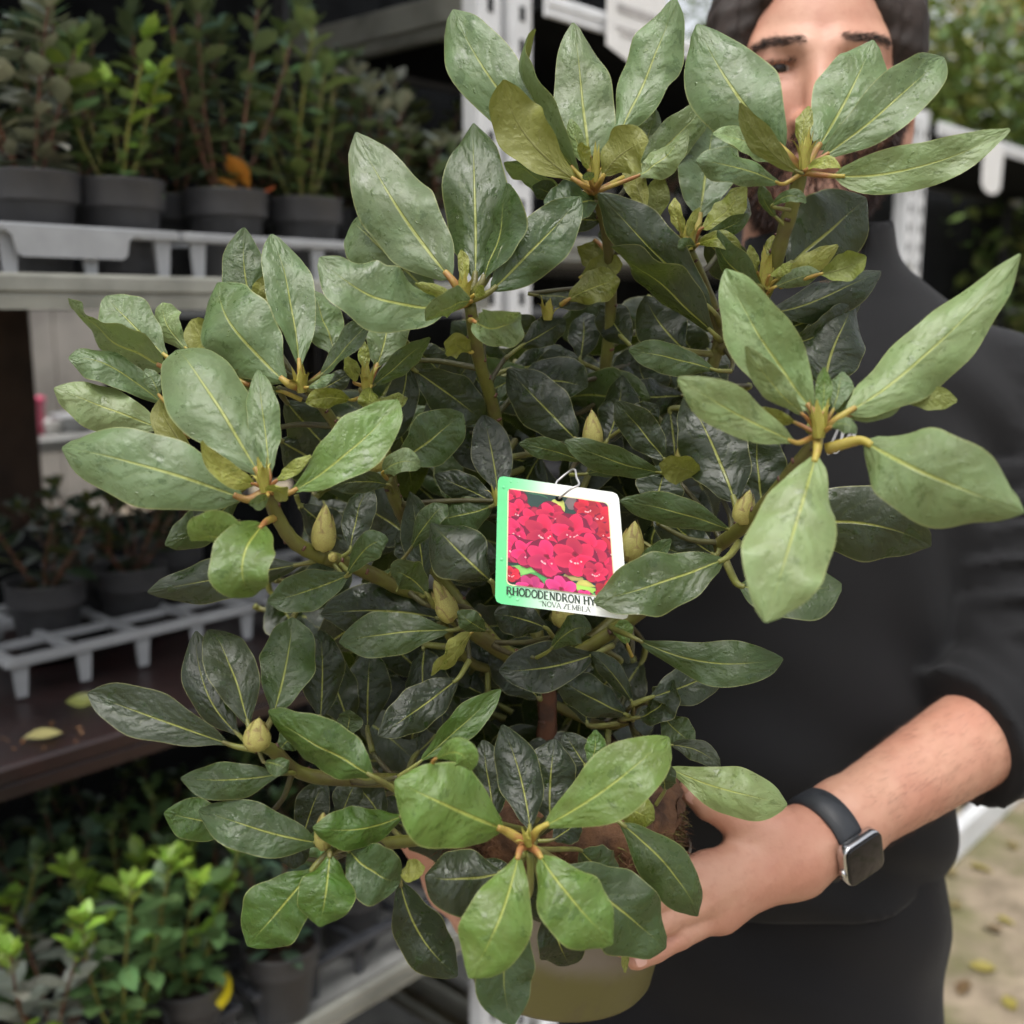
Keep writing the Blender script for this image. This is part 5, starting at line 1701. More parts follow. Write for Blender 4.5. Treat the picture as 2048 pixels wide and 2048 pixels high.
X, lo_ = grid(V3(EYE) - np.array([.125, .10, .16]), V3(EYE) + np.array([.125, .225, .16]), .0030)
v_, q_ = surface_nets(hair_sdf(X), lo_, .0030)
np_mesh('hair', v_, q_, [M['hair']], man, tuple(ML))
rs = np.random.RandomState(2)
paths = []
cen, rad = np.array((0, .084, .036)), np.array((.0855, .1095, .1005))
for k in range(2600):
    side = 1 if rs.rand() < .5 else -1
    y0 = rs.uniform(-.7, .9)
    a0 = rs.uniform(0.02, .35)
    a1 = rs.uniform(1.45, 1.95)
    pts = []
    for i in range(8):
        a = a0 + (a1 - a0) * i / 7
        yy = y0 + .10 * (i / 7) ** 2 + .02 * math.sin(k + i)
        c = math.sqrt(max(0.02, 1 - min(.98, yy * yy)))
        q = cen + rad * np.array((side * math.sin(a) * c, yy, math.cos(a) * c)) * (1 + .012 * rs.rand())
        pts.append(q)
    ok = [p for p in pts if not (p[1] < .045 and abs(p[0]) < .060 and p[2] < .090)]
    if len(ok) < 4 or ok[-1][2] < -.05: continue
    nrm = np.array((side, 0, .2))
    paths.append(([HW(p) for p in ok], HM @ nrm))
ribbons(paths, .0005, M['hair'], 'hair_strands', man)["kind"] = "stuff"

# beard, moustache, eyebrows: hairs rooted on the face surface
nr = np.zeros_like(hv)
fn = np.cross(hv[hq[:, 2]] - hv[hq[:, 0]], hv[hq[:, 3]] - hv[hq[:, 1]])
for i in range(4): np.add.at(nr, hq[:, i], fn)
nr /= (np.linalg.norm(nr, axis=1)[:, None] + 1e-12)
loc = (hv - V3(EYE)) @ HM
ln = nr @ HM
x_, y_, z_ = np.abs(loc[:, 0]), loc[:, 1], loc[:, 2]
line = np.where(x_ < .030, -.052 - .0 * x_, -.052 + (x_ - .030) * .75)
beard = (z_ < line) & (z_ > -.150) & (y_ < .046) & (ln[:, 2] > -.98)
lips = (x_ < .020) & (z_ < -.0645) & (z_ > -.082) & (y_ < .0)
beard &= ~lips
beard &= ~((z_ < -.118) & (y_ > .04))
def hairs(mask, n, L, seed, lean, wid, name, mat):
    rs = np.random.RandomState(seed)
    ids = np.where(mask)[0]
    ids = rs.choice(ids, n)
    paths = []
    for i in ids:
        p = loc[i] + rs.normal(size=3) * .0009; nn = ln[i]
        d = nn * (.35 if name == 'eyebrow' else .75) + np.array(lean(loc[i])) + rs.normal(size=3) * .28
        d /= np.linalg.norm(d)
        l = L * rs.uniform(.6, 1.25)
        pts = [p - nn * .0008, p + d * l * .5, p + d * l + np.array((0, .0, -.18 * l))]
        paths.append(([HW(q) for q in pts], HM @ rs.normal(size=3)))
    o = ribbons(paths, wid, mat, name, man)
    o["kind"] = "stuff"
hairs(beard, 9000, .0085, 3, lambda p: (0, .0, -.9), .00033, 'beard', M['beard'])
brow = (np.abs(z_ - (.0165 + .10 * np.clip(x_ - .015, 0, .02) - .25 * np.clip(x_ - .040, 0, 1))) < .0030) & (x_ > .012) & (x_ < .052) & (y_ < .02)
hairs(brow, 1300, .0050, 4, lambda p: (1.6 * np.sign(p[0]), .2, .1), .00017, 'eyebrow', M['hair'])
lash = (np.abs(z_ - .0042) < .0016) & (x_ > .019) & (x_ < .045) & (y_ < -.004)
if lash.sum() > 3: hairs(lash, 160, .0050, 5, lambda p: (0, -.2, -.1), .00022, 'eyelashes', M['hair'])

# fine dark hairs on the forearm
fv = av; fnn = np.zeros_like(av)
ff = np.cross(av[aq[:, 2]] - av[aq[:, 0]], av[aq[:, 3]] - av[aq[:, 1]])
for i in range(4): np.add.at(fnn, aq[:, i], ff)
fnn /= (np.linalg.norm(fnn, axis=1)[:, None] + 1e-12)
axd = V3(LH['wrist']) - V3(LH['elbow']); axd /= np.linalg.norm(axd)
tt = (av - V3(LH['elbow'])) @ axd / np.linalg.norm(V3(LH['wristb']) - V3(LH['elbow']))
ids = np.where((tt > .25) & (tt < .95))[0]
rs = np.random.RandomState(12)
paths = []
for i in rs.choice(ids, 1300):
    d = axd + fnn[i] * .12 + rs.normal(size=3) * .16
    d /= np.linalg.norm(d)
    p = av[i]; l = rs.uniform(.007, .015)
    paths.append(([p, p + d * l * .5 + fnn[i] * .0004, p + d * l], rs.normal(size=3)))
ribbons(paths, .00006, M['arm_hair'], 'forearm_hair', man)["kind"] = "stuff"

# clothing ------------------------------------------------------------------
def sleeve(X, J0, J1, J2, r0, r1, r2, seed):
    """upper arm + forearm sleeve with fabric folds bunching towards the elbow and cuff"""
    a, b, c = V3(J0), V3(J1), V3(J2)
    u = b - a
    h = ((X - a) @ u) / (u @ u)
    d = su(cone(X, a, b, r0, r1), cone(X, b, c, r1, r2), .02)
    amp = .0065 + .0085 * np.exp(-((h - .98) / .22) ** 2)
    fold = np.sin(h * 62 + 2.6 * pn(X, 14, seed) + (X @ np.array((9, 7, 3.)))) + .5 * np.sin(h * 115 + 3 * pn(X, 22, seed + 1))
    e = c - b
    h2 = np.clip(((X - b) @ e) / (e @ e), -1, 1.3)
    fold2 = np.sin(h2 * 21 + 1.6 * pn(X, 18, seed + 5)) * np.clip(h2 * 2, 0, 1)
    return d - amp * .6 * fold * (h < 1.15) * np.clip(1 - h2 * 3, 0, 1) - .0012 * fold2
CUFF_L = P(1925, 1478, .868)
X, lo_ = grid(V3(CH) - np.array([.50, .23, .58]), V3(CH) + np.array([.36, .20, .36]), .0050)
d = torso_core(X, .012)
zz = X[..., 2]
fold = .0055 * np.sin(zz * 60 + 6 * pn(X, 7, 11) + X[..., 0] * 22) * np.clip((CH.z - .05 - zz) * 4, 0, 1)
dg = (X[..., 0] - CH.x) * .8 + (zz - CH.z) * .6                     # pulls running from the armpit
pull = np.sin(dg * 95 + 2.5 * pn(X, 9, 17)) * np.exp(-(((X[..., 0] - CH.x - .14) / .09) ** 2 + ((zz - CH.z + .02) / .16) ** 2))
d = d - fold - .004 * pn(X, 13, 12) - .0055 * pull
d = np.maximum(d, -(zz - (HIP.z + .062)))                       # hem
sl = sleeve(X, SHL, ELL_, CUFF_L, .068, .060, .058, 21)
sl = np.maximum(sl, ((X - V3(CUFF_L)) @ V3((Vector(CUFF_L) - Vector(ELL_)).normalized())))
sr = sleeve(X, SHR, ELR, P(965, 1390, .885), .070, .056, .052, 31)
d = su(d, sl, .009)
d = su(d, sr, .022)
# armhole crease
nk = cone(X, P(1636, 440, .962), P(1640, 700, .985), .058, .070)
coll = np.abs(nk) - .0045
coll = np.maximum(coll, X[..., 2] - (P(1690, 455, .95).z + .10 * (X[..., 0] - P(1655, 500, .95).x)))
coll = np.maximum(coll, -(X[..., 2] - P(1650, 720, .95).z))
coll = np.maximum(coll, -ell(X, P(1668, 470, .895), (.034, .05, .062)))       # zip open at the throat
d = su(np.maximum(d, -cone(X, P(1636, 300, .955), P(1640, 690, .985), .0525, .056)), coll, .010)
v_, q_ = surface_nets(d, lo_, .0050)
np_mesh('fleece_jumper', v_, q_, [M['black_knit']], man, tuple(ML))
from mathutils.bvhtree import BVHTree
JBVH = BVHTree.FromPolygons([tuple(p) for p in v_], [tuple(int(i) for i in f) for f in q_])
def on_chest(px, py, off):
    v = (P(px, py, 1.0) - CO).normalized()
    h = JBVH.ray_cast(CO, v)
    return (h[0] if h[0] is not None else P(px, py, .9)) - v * off
# zip down the chest
M['zip'] = simple('dark_zip', (0.05, 0.05, 0.055), 0.35, 0.2, 80, 0.1, 300, metal=0.6)
mb = MB()
mb.tube([on_chest(1625 - 9 * i, 600 + 40 * i, .002) - ML for i in range(10)], .0022, 6)
mb.build('zip', [M['zip']], man, smooth=True)
# trousers
X, lo_ = grid((HIP.x - .26, HIP.y - .22, .04), (HIP.x + .26, HIP.y + .22, HIP.z + .15), .0085)
Xr = X - V3(HIP)
Xm = X.copy(); Xm[..., 0] = np.abs(Xr[..., 0]) + HIP.x
tr = ell(X, (HIP.x + .004, HIP.y, HIP.z - .01), (.172, .113, .24))
tr = np.maximum(tr, X[..., 2] - (HIP.z + .12))
tr = np.maximum(tr, -(X[..., 2] - (HIP.z - .16)))
tr = su(tr, cone(Xm, (HIP.x + .082, HIP.y, HIP.z - .10), (HIP.x + .100, HIP.y, .48), .094, .064), .03)
tr = su(tr, cone(Xm, (HIP.x + .100, HIP.y, .48), (HIP.x + .110, HIP.y + .02, .07), .064, .050), .02)
tr = tr - .004 * np.sin(X[..., 2] * 34 + 4 * pn(X, 8, 41) + Xr[..., 0] * 30) - .003 * pn(X, 20, 42)
v_, q_ = surface_nets(tr, lo_, .0085)
np_mesh('trousers', v_, q_, [M['black_twill']], man, tuple(ML))
for sg in (-1, 1):                                               # shoes
    X, lo_ = grid((HIP.x + sg * .11 - .07, HIP.y - .22, -.01), (HIP.x + sg * .11 + .07, HIP.y + .12, .14), .008)
    sh = ell(X, (HIP.x + sg * .11, HIP.y - .06, .035), (.048, .14, .045))
    sh = su(sh, cone(X, (HIP.x + sg * .11, HIP.y + .02, .05), (HIP.x + sg * .11, HIP.y + .02, .11), .045, .042), .03)
    sh = np.maximum(sh, -X[..., 2] + .002)
    v_, q_ = surface_nets(sh, lo_, .008)
    np_mesh('shoe', v_, q_, [M['tray_dark']], man, tuple(ML))

# fingernails
def nail(tipp, prev, d, w):
    T, Q = Vector(tipp), Vector(prev)
    ax = (T - Q).normalized()
    up = (CO - T).normalized(); up = (up - ax * up.dot(ax)).normalized()
    s_ = ax.cross(up)
    vs, fs = [], []
    for i in range(6):
        u = i / 5
        for j in range(5):
            v = (j - 2) / 2
            ww = w * (1 - .35 * (u * 2 - 1) ** 4)
            vs.append(T + ax * (d * .35 - w * 1.9 * (1 - u) + w * .2) + s_ * ww * v + up * (d * (1.03 - .30 * v * v) - .0012 * u * u) - ML)
    for i in range(5):
        for j in range(4):
            q = i * 5 + j
            fs.append((q, q + 1, q + 6, q + 5))
    mesh_obj('fingernail', vs, fs, [M['nail']], man)
for f, w in (('index', .0056), ('middle', .0058), ('ring', .0056), ('pinky', .0047)):
    nail(LH[f][3], LH[f][2], .0073 if f != 'pinky' else .0064, w)
nail(LH['thumb'][3], LH['thumb'][2], .0086, .0068)

# ------------------------------------------------------------------ lettering: flat serif strokes
def arc(cx, cy, rx, ry, a0, a1, n=8):
    return [(cx + rx * math.cos(R(a0 + (a1 - a0) * i / n)), cy + ry * math.sin(R(a0 + (a1 - a0) * i / n))) for i in range(n + 1)]
GL = {   # (strokes: (points, thickness)), advance; unit height 1
    'H': ([([(.12, 0), (.12, 1)], .17), ([(.68, 0), (.68, 1)], .17), ([(.12, .5), (.68, .5)], .08)], .86),
    'R': ([([(.12, 0), (.12, 1)], .17), ([(.12, .96), (.38, .96)] + arc(.38, .73, .20, .23, 90, -90) + [(.12, .50)], .10), ([(.36, .5), (.70, 0)], .15)], .80),
    'O': ([(arc(.40, .5, .34, .47, 0, 360, 16), .13)], .84),
    'D': ([([(.12, 0), (.12, 1)], .17), ([(.12, .96), (.35, .96)] + arc(.35, .5, .33, .46, 90, -90) + [(.12, .04)], .11)], .82),
    'E': ([([(.12, 0), (.12, 1)], .17), ([(.12, .96), (.60, .96)], .08), ([(.12, .5), (.5, .5)], .08), ([(.12, .04), (.62, .04)], .08)], .74),
    'N': ([([(.12, 0), (.12, 1)], .10), ([(.12, .97), (.66, .03)], .16), ([(.66, 0), (.66, 1)], .10)], .84),
    'Y': ([([(.04, 1), (.36, .5)], .15), ([(.68, 1), (.36, .5)], .09), ([(.36, .5), (.36, 0)], .16)], .76),
    'V': ([([(.04, 1), (.38, 0)], .15), ([(.72, 1), (.38, 0)], .09)], .78),
    'A': ([([(.04, 0), (.38, 1)], .09), ([(.72, 0), (.38, 1)], .15), ([(.16, .34), (.60, .34)], .07)], .78),
    'Z': ([([(.08, .96), (.62, .96)], .08), ([(.62, .96), (.06, .04)], .15), ([(.06, .04), (.64, .04)], .08)], .72),
    'M': ([([(.10, 0), (.14, 1)], .09), ([(.14, 1), (.46, .1)], .15), ([(.46, .1), (.80, 1)], .09), ([(.80, 1), (.84, 0)], .15)], .96),
    'B': ([([(.12, 0), (.12, 1)], .17), ([(.12, .96), (.34, .96)] + arc(.34, .74, .18, .22, 90, -90) + [(.12, .52)], .10), ([(.34, .52)] + arc(.36, .28, .22, .24, 90, -90) + [(.12, .04)], .10)], .72),
    'L': ([([(.12, 0), (.12, 1)], .17), ([(.12, .04), (.60, .04)], .08)], .68),
    'I': ([([(.14, 0), (.14, 1)], .17)], .34),
    'T': ([([(.34, 0), (.34, 1)], .16), ([(.04, .95), (.64, .95)], .09)], .70),
    'o': ([(arc(.30, .32, .24, .30, 0, 360, 12), .12)], .62),
    '/': ([([(.0, -.05), (.34, 1.05)], .10)], .40),
    "'": ([([(.10, 1), (.08, .74)], .09)], .20), ' ': ([], .36)}
SERIF = {'H': [(.12, 0), (.12, 1), (.68, 0), (.68, 1)], 'R': [(.12, 0), (.12, 1), (.70, 0)], 'D': [(.12, 0), (.12, 1)], 'E': [(.12, 0), (.12, 1)], 'N': [(.12, 0), (.12, 1), (.66, 1)], 'Y': [(.36, 0), (.04, 1), (.68, 1)],
         'V': [(.04, 1), (.72, 1)], 'A': [(.04, 0), (.72, 0)], 'M': [(.10, 0), (.84, 0)], 'B': [(.12, 0), (.12, 1)], 'L': [(.12, 0), (.12, 1)], 'I': [(.14, 0), (.14, 1)], 'T': [(.34, 0)]}
def text_quads(txt, x0, y0, hgt, wide=1.0, bold=1.0, serif=True):
    """list of quads (4 xy points) for a line of capitals"""
    out, x = [], x0
    for ch in txt:
        st, adv = GL[ch]
        for pts, th in st:
            th *= bold
            for (a, b) in zip(pts[:-1], pts[1:]):
                dx, dy = b[0] - a[0], b[1] - a[1]
                l = math.hypot(dx, dy) + 1e-9
                nx, ny = -dy / l * th / 2, dx / l * th / 2
                out.append([(x + (p[0] + s * nx) * hgt * wide, y0 + (p[1] + s * ny) * hgt) for (p, s) in ((a, -1), (b, -1), (b, 1), (a, 1))])
        if serif:
            for (sx, sy) in SERIF.get(ch, []):
                yy = sy + (.03 if sy == 0 else -.03)
                out.append([(x + (sx - .15) * hgt * wide, y0 + (yy - .03) * hgt), (x + (sx + .15) * hgt * wide, y0 + (yy - .03) * hgt), (x + (sx + .15) * hgt * wide, y0 + (yy + .03) * hgt), (x + (sx - .15) * hgt * wide, y0 + (yy + .03) * hgt)])
        x += adv * hgt * wide
    return out, x

# ------------------------------------------------------------------ hanging plant label
TAGC = [P(990, 1206, .597), P(1258, 1240, .590), P(1237, 986, .600), P(996, 951, .606)]      # corners: bottom-left, bottom-right, top-right, top-left
def tg(u, v, off=0.0):
    a = TAGC[0].lerp(TAGC[1], u); b = TAGC[3].lerp(TAGC[2], u)
    p = a.lerp(b, v)
    n = (TAGC[1] - TAGC[0]).cross(TAGC[3] - TAGC[0]).normalized()
    return p + n * off
label = empty('plant_label', tg(.5, .5))
LL = Vector(label.location)
def rrect(x0, y0, x1, y1, r, n=5):
    pts = []
    for (cx, cy, a0) in ((x1 - r, y1 - r, 0), (x0 + r, y1 - r, 90), (x0 + r, y0 + r, 180), (x1 - r, y0 + r, 270)):
        pts += arc(cx, cy, r, r, a0, a0 + 90, n)
    return pts
def card_material():
    m, nt, b = new_mat('printed_card')
    t = NT(nt)
    uv = t.n('ShaderNodeTexCoord').outputs['UV']
    sep = t.n('ShaderNodeSeparateXYZ'); t.l(uv, sep.inputs[0])
    g = t.math('ADD', t.math('MULTIPLY', sep.outputs[0], 1.0), t.math('MULTIPLY', t.math('SUBTRACT', t.noise(uv, 3, 2), .5), .10))
    c = t.mix(t.step(g, .04, .62), (0.13, 0.62, 0.25, 1), (0.83, 0.86, 0.82, 1))
    t.l(c, b.inputs['Base Color'])
    b.inputs['Roughness'].default_value = 0.32
    vo = t.n('ShaderNodeTexVoronoi'); vo.inputs['Scale'].default_value = 17; t.l(uv, vo.inputs['Vector'])
    sc = t.n('ShaderNodeSeparateColor'); t.l(vo.outputs['Color'], sc.inputs[0])
    dr = t.math('MULTIPLY', t.math('SUBTRACT', 1.0, t.step(vo.outputs['Distance'], .05, .25)), t.math('GREATER_THAN', sc.outputs[0], .72))
    t.l(t.bump(dr, .5, .0008), b.inputs['Normal'])
    return m
M['card'] = card_material()
M['print'] = attr_mat('flower_print', 0.32)
M['ink'] = simple('dark_green_ink', (0.018, 0.040, 0.022), 0.5, 0.3, 300, 0)
M['wire'] = simple('grey_wire', (0.50, 0.50, 0.50), 0.35, 0.1, 100, 0, metal=0.5)

def card_grid():
    """card as a fine grid with rounded corners, front and back"""
    n = 22
    vs, fs, uv = [], [], []
    r = .045
    def clampr(u, v):
        cx = min(max(u, r), 1 - r); cy = min(max(v, r), 1 - r)
        dx, dy = u - cx, v - cy
        l = math.hypot(dx, dy)
        if dx != 0 and dy != 0:
            m_ = max(abs(dx), abs(dy)); s = m_ / l
            return cx + dx * s, cy + dy * s
        return u, v
    for side, off in ((0, 0.0), (1, -0.0009)):
        for j in range(n + 1):
            for i in range(n + 1):
                gu = [0, r * .5] ; 
                u, v = clampr(i / n, j / n)
                vs.append(tg(u, v, off) - LL); uv.append((u, v))
    k = n + 1
    for j in range(n):
        for i in range(n):
            q = j * k + i
            fs.append((q, q + 1, q + k + 1, q + k))
            q += k * k
            fs.append((q, q + k, q + k + 1, q + 1))
    b0 = k * k
    rim = [i for i in range(k)] + [j * k + n for j in range(1, k)] + [n * k + i for i in range(n - 1, -1, -1)] + [j * k for j in range(n - 1, 0, -1)]
    for a, b in zip(rim, rim[1:] + rim[:1]):
        fs.append((a, b0 + a, b0 + b, b))
    o = mesh_obj('card', vs, fs, [M['card']], label, smooth=False)
    ul = o.data.uv_layers.new(name='UVMap')
    for lp in o.data.loops: ul.data[lp.index].uv = uv[lp.vertex_index]
    return o
card_grid()

class Print:
    """flat coloured shapes lying on the card, stacked in thin layers"""
    def __init__(s): s.v, s.f, s.c, s.layer = [], [], [], 0
    def poly(s, pts, col, ccol=None, centre=None, clip=True):
        s.layer += 1
        off = .00025 + s.layer * 2.2e-6
        X0, X1, Y0, Y1 = .092, .905, .160, .905
        def cl(p): return (min(max(p[0], X0), X1), min(max(p[1], Y0), Y1)) if clip else p
        pts = [cl(p) for p in pts]
        cx = centre or (sum(p[0] for p in pts) / len(pts), sum(p[1] for p in pts) / len(pts))
        cx = cl(cx)
        n0 = len(s.v)
        s.v.append(tg(cx[0], cx[1], off) - LL); s.c.append(ccol or col)
        for p in pts: s.v.append(tg(p[0], p[1], off) - LL); s.c.append(col)
        n = len(pts)
        s.f += [(n0, n0 + 1 + i, n0 + 1 + (i + 1) % n) for i in range(n)]
    def build(s, name):
        o = mesh_obj(name, s.v, s.f, [M['print']], label, smooth=False)
        ca = o.data.color_attributes.new('Col', 'FLOAT_COLOR', 'POINT')
        for i, c in enumerate(s.c): ca.data[i].color = c4(c)
        return o
pr = Print()
pd = random.Random(21)
inner_r = rrect(.092, .160, .905, .905, .035)
pr.poly(rrect(.083, .151, .914, .914, .04), (.80, .70, .45), clip=False)
pr.poly(inner_r, (.015, .045, .035), (.02, .06, .05), clip=False)
def blob(cx, cy, rx, ry, n=14, jit=.2): 
    return [(cx + rx * math.cos(2 * PI * i / n) * (1 + pd.uniform(-jit, jit)), cy + ry * math.sin(2 * PI * i / n) * (1 + pd.uniform(-jit, jit))) for i in range(n)]
for (x, y, rx, ry, c) in [(.30, .86, .12, .05, (.03, .12, .06)), (.50, .83, .06, .06, (.50, .52, .12)), (.62, .86, .07, .05, (.16, .12, .12)), (.22, .27, .16, .05, (.18, .45, .10)), (.40, .24, .18, .04, (.06, .28, .08)),
                          (.62, .20, .18, .03, (.30, .55, .08)), (.70, .155, .16, .025, (.10, .35, .10)), (.60, .28, .08, .03, (.36, .30, .10)), (.70, .24, .08, .025, (.45, .42, .10)), (.78, .27, .06, .04, (.03, .06, .10))]:
    pr.poly(blob(x, y, rx, ry), c, tuple(q * 1.3 for q in c))
def flower(cx, cy, r, tone=0, rot=0.0, squash=.85):
    pr.poly(blob(cx, cy, r * 1.02, r * .92, 16, .08), (.16, .0, .03), (.30, .0, .05))
    base = [(.62, .004, .075), (.70, .008, .115), (.52, .002, .035), (.66, .03, .20)][tone]
    for k in range(6):
        a = rot + 2 * PI * k / 6 + pd.uniform(-.15, .15)
        px, py = cx + .55 * r * math.cos(a), cy + .55 * r * math.sin(a) * squash
        pts = []
        for i in range(12):
            t_ = 2 * PI * i / 12
            ex, ey = .52 * r * math.cos(t_), .40 * r * math.sin(t_) * (1 + .12 * math.sin(3 * t_ + k))
            pts.append((px + ex * math.cos(a) - ey * math.sin(a), py + (ex * math.sin(a) + ey * math.cos(a)) * squash))
        j = pd.uniform(.55, 1.25)
        pr.poly(pts, (min(.85, base[0] * j * 1.1), base[1] * j + .015, base[2] * j * 1.15), (base[0] * .80 * j, base[1] * .4, base[2] * .6), (cx + .2 * r * math.cos(a), cy + .2 * r * math.sin(a) * squash))
    pr.poly(blob(cx, cy + .1 * r, .16 * r, .13 * r, 9, .35), (.30, .0, .03), (.10, .0, .015))
    for k in range(7):
        a = pd.uniform(-2.6, -.4)
        pr.poly(blob(cx + .34 * r * math.cos(a), cy + .30 * r * math.sin(a), .028 * r + .003, .028 * r + .003, 5, .1), (.85, .45, .48))
for (x, y, r, tn) in [(.14, .84, .10, 0), (.17, .74, .11, 0), (.82, .80, .12, 2), (.73, .84, .10, 2), (.88, .66, .11, 2), (.87, .52, .12, 2), (.70, .70, .11, 0), (.17, .58, .13, 1), (.30, .68, .12, 0), (.44, .74, .12, 0),
                      (.83, .40, .13, 0), (.14, .44, .12, 1), (.38, .60, .16, 0), (.60, .64, .16, 0), (.74, .52, .14, 0), (.24, .42, .12, 1), (.40, .40, .16, 1), (.62, .44, .17, 0), (.77, .34, .10, 0),
                      (.12, .24, .07, 2), (.27, .155, .11, 3), (.50, .16, .13, 3), (.86, .20, .10, 2), (.68, .13, .07, 3)]:
    flower(x, y, r, tn, pd.uniform(0, 1))
pr.build('flower_picture')
def lettering(quads, name, mat, f, parent):
    vs, fs = [], []
    for i, q in enumerate(quads):
        n = len(vs)
        vs += [f(p[0], p[1], i) for p in q]
        fs.append((n, n + 1, n + 2, n + 3))
    return mesh_obj(name, vs, fs, [mat], parent, smooth=False)
W1, H1 = 1.0, 1.0
q, xe = text_quads("RHODODENDRON HYBRID", 0, 0, .062, .80, 1.3)
sc_ = .675 / text_quads("RHODODENDRON HY", 0, 0, .062, .80)[1]
q = [[(.085 + p[0] * sc_, .078 + p[1]) for p in k] for k in q if max(p[0] for p in k) * sc_ < .86]
lettering(q, 'lettering', M['ink'], lambda u, v, i: tg(u, v, .00035 + (i % 7) * 2e-5) - LL, label)
q, xe = text_quads("'NOVA ZEMBLA'", 0, 0, .042, .80, .8)
sc_ = .38 / xe
q = [[(.345 + p[0] * sc_, .022 + p[1]) for p in k] for k in q]
lettering(q, 'lettering', M['ink'], lambda u, v, i: tg(u, v, .00035 + (i % 7) * 2e-5) - LL, label)
mb = MB()
hc = tg(.505, .882, .0006) - LL
e1, e2 = (TAGC[1] - TAGC[0]).normalized(), (TAGC[3] - TAGC[0]).normalized()
n = 14
mb.add([hc + e1 * .0021 * math.cos(2 * PI * i / n) + e2 * .0014 * math.sin(2 * PI * i / n) for i in range(n)], [tuple(range(n))])
mb.build('hole_disc', [M['shade_black']], label)  # dark disc laid on the card for the darkness of the hole
mb = MB()
wp = catmull([tg(.505, .885, .0010), P(1142, 978, .594), P(1158, 969, .596), P(1153, 955, .60), P(1150, 940, .606), P(1140, 942, .612), P(1122, 956, .612), P(1112, 968, .609), tg(.50, .90, -.002)], 5)
mb.tube([Vector(p) - LL for p in wp], .00062, 7)
mb.build('wire_loop', [M['wire']], label, smooth=True)
tag(label, 'square plant label with red flower photo and green edge, wired to a twig', 'plant label')

# ------------------------------------------------------------------ wristwatch
wr0, wr1 = Vector(LH['wristb']), Vector(LH['wrist'])
wax = (wr1 - wr0).normalized()
wc_ = wr0.lerp(wr1, .42)
vc = (CO - wc_).normalized(); vc = (vc - wax * vc.dot(wax)).normalized()       # towards the viewer
vs_ = wax.cross(vc).normalized()                                              # along the wrist's outline
if vs_.z > 0: vs_ = -vs_                                                       # points down
watch = empty('wristwatch', wc_)
RW = .0290
def wpt(a, r, t): return (vc * math.cos(a) + vs_ * math.sin(a)) * r + wax * t
AW = R(46)                                                                     # case sits on the lower outer side of the wrist
M['strap'] = simple('dark_rubber_strap', (0.028, 0.031, 0.036), 0.5, 0.2, 60, 0.1, 400)
M['case'] = simple('silver_watch_case', (0.62, 0.62, 0.63), 0.22, 0.1, 40, 0, metal=1.0)
M['glass'] = simple('black_watch_glass', (0.006, 0.006, 0.007), 0.07, 0.1, 40, 0)
mb = MB()
n = 44
ring = []
for i in range(n):
    a = 2 * PI * i / n
    for (r, t) in ((RW - .0004, -.0105), (RW + .0022, -.0100), (RW + .0026, 0), (RW + .0022, .0100), (RW - .0004, .0105)):
        ring.append(wpt(a, r, t))
for i in range(n):
    for j in range(4):
        mb.f.append((i * 5 + j, ((i + 1) % n) * 5 + j, ((i + 1) % n) * 5 + j + 1, i * 5 + j + 1)); mb.m.append(0)
mb.v = [tuple(p) for p in ring]
mb.build('strap', [M['strap']], watch, smooth=True)
wn_ = wpt(AW, 1, 0); wt = wpt(AW + PI / 2, 1, 0)
def rr_slab(hw, hh, r, z0, z1, bev, name, mat):
    mb = MB()
    loops = []
    for (ins, z) in ((bev, z0), (0, z0 + bev), (0, z1 - bev), (bev * .35, z1 - bev * .25), (bev, z1)):
        loops.append([wn_ * (RW + z) + wt * p[0] + wax * p[1] for p in rrect(-hw + ins, -hh + ins, hw - ins, hh - ins, max(r - ins, .001), 6)])
    m_ = len(loops[0])
    for l in loops: mb.v += [tuple(p) for p in l]
    for k in range(len(loops) - 1):
        for i in range(m_):
            mb.f.append((k * m_ + i, k * m_ + (i + 1) % m_, (k + 1) * m_ + (i + 1) % m_, (k + 1) * m_ + i)); mb.m.append(0)
    mb.f.append(tuple(range((len(loops) - 1) * m_, len(loops) * m_))); mb.m.append(0)
    return mb.build(name, [mat], watch, smooth=True)
rr_slab(.0155, .0178, .0062, .0005, .0088, .0014, 'case', M['case'])
rr_slab(.0148, .0170, .0058, .0086, .0108, .0012, 'screen', M['glass'])
mb = MB()
mb.tube([wn_ * (RW + .0055) + wax * .0176 + wt * .004, wn_ * (RW + .0055) + wax * .0196 + wt * .004], [.0031, .0028], 14)
mb.build('crown', [M['case']], watch, smooth=True)
tag(watch, 'black square smart watch with silver case on the wrist', 'watch')

# print on the chest of the fleece
M['white_print'] = simple('white_print', (0.70, 0.70, 0.70), 0.6, 0.1, 200, 0)
for (txt, x0, y0, hgt) in (("/TA", 1664, 884, 26), ("/o", 1656, 908, 22)):
    q, xe = text_quads(txt, 0, 0, hgt, 1.0, .9, False)
    lettering(q, 'chest_print', M['white_print'], lambda u, v, i: on_chest(x0 + u * .97 + v * .18, y0 - v + u * -.12, .0012) - ML, man)
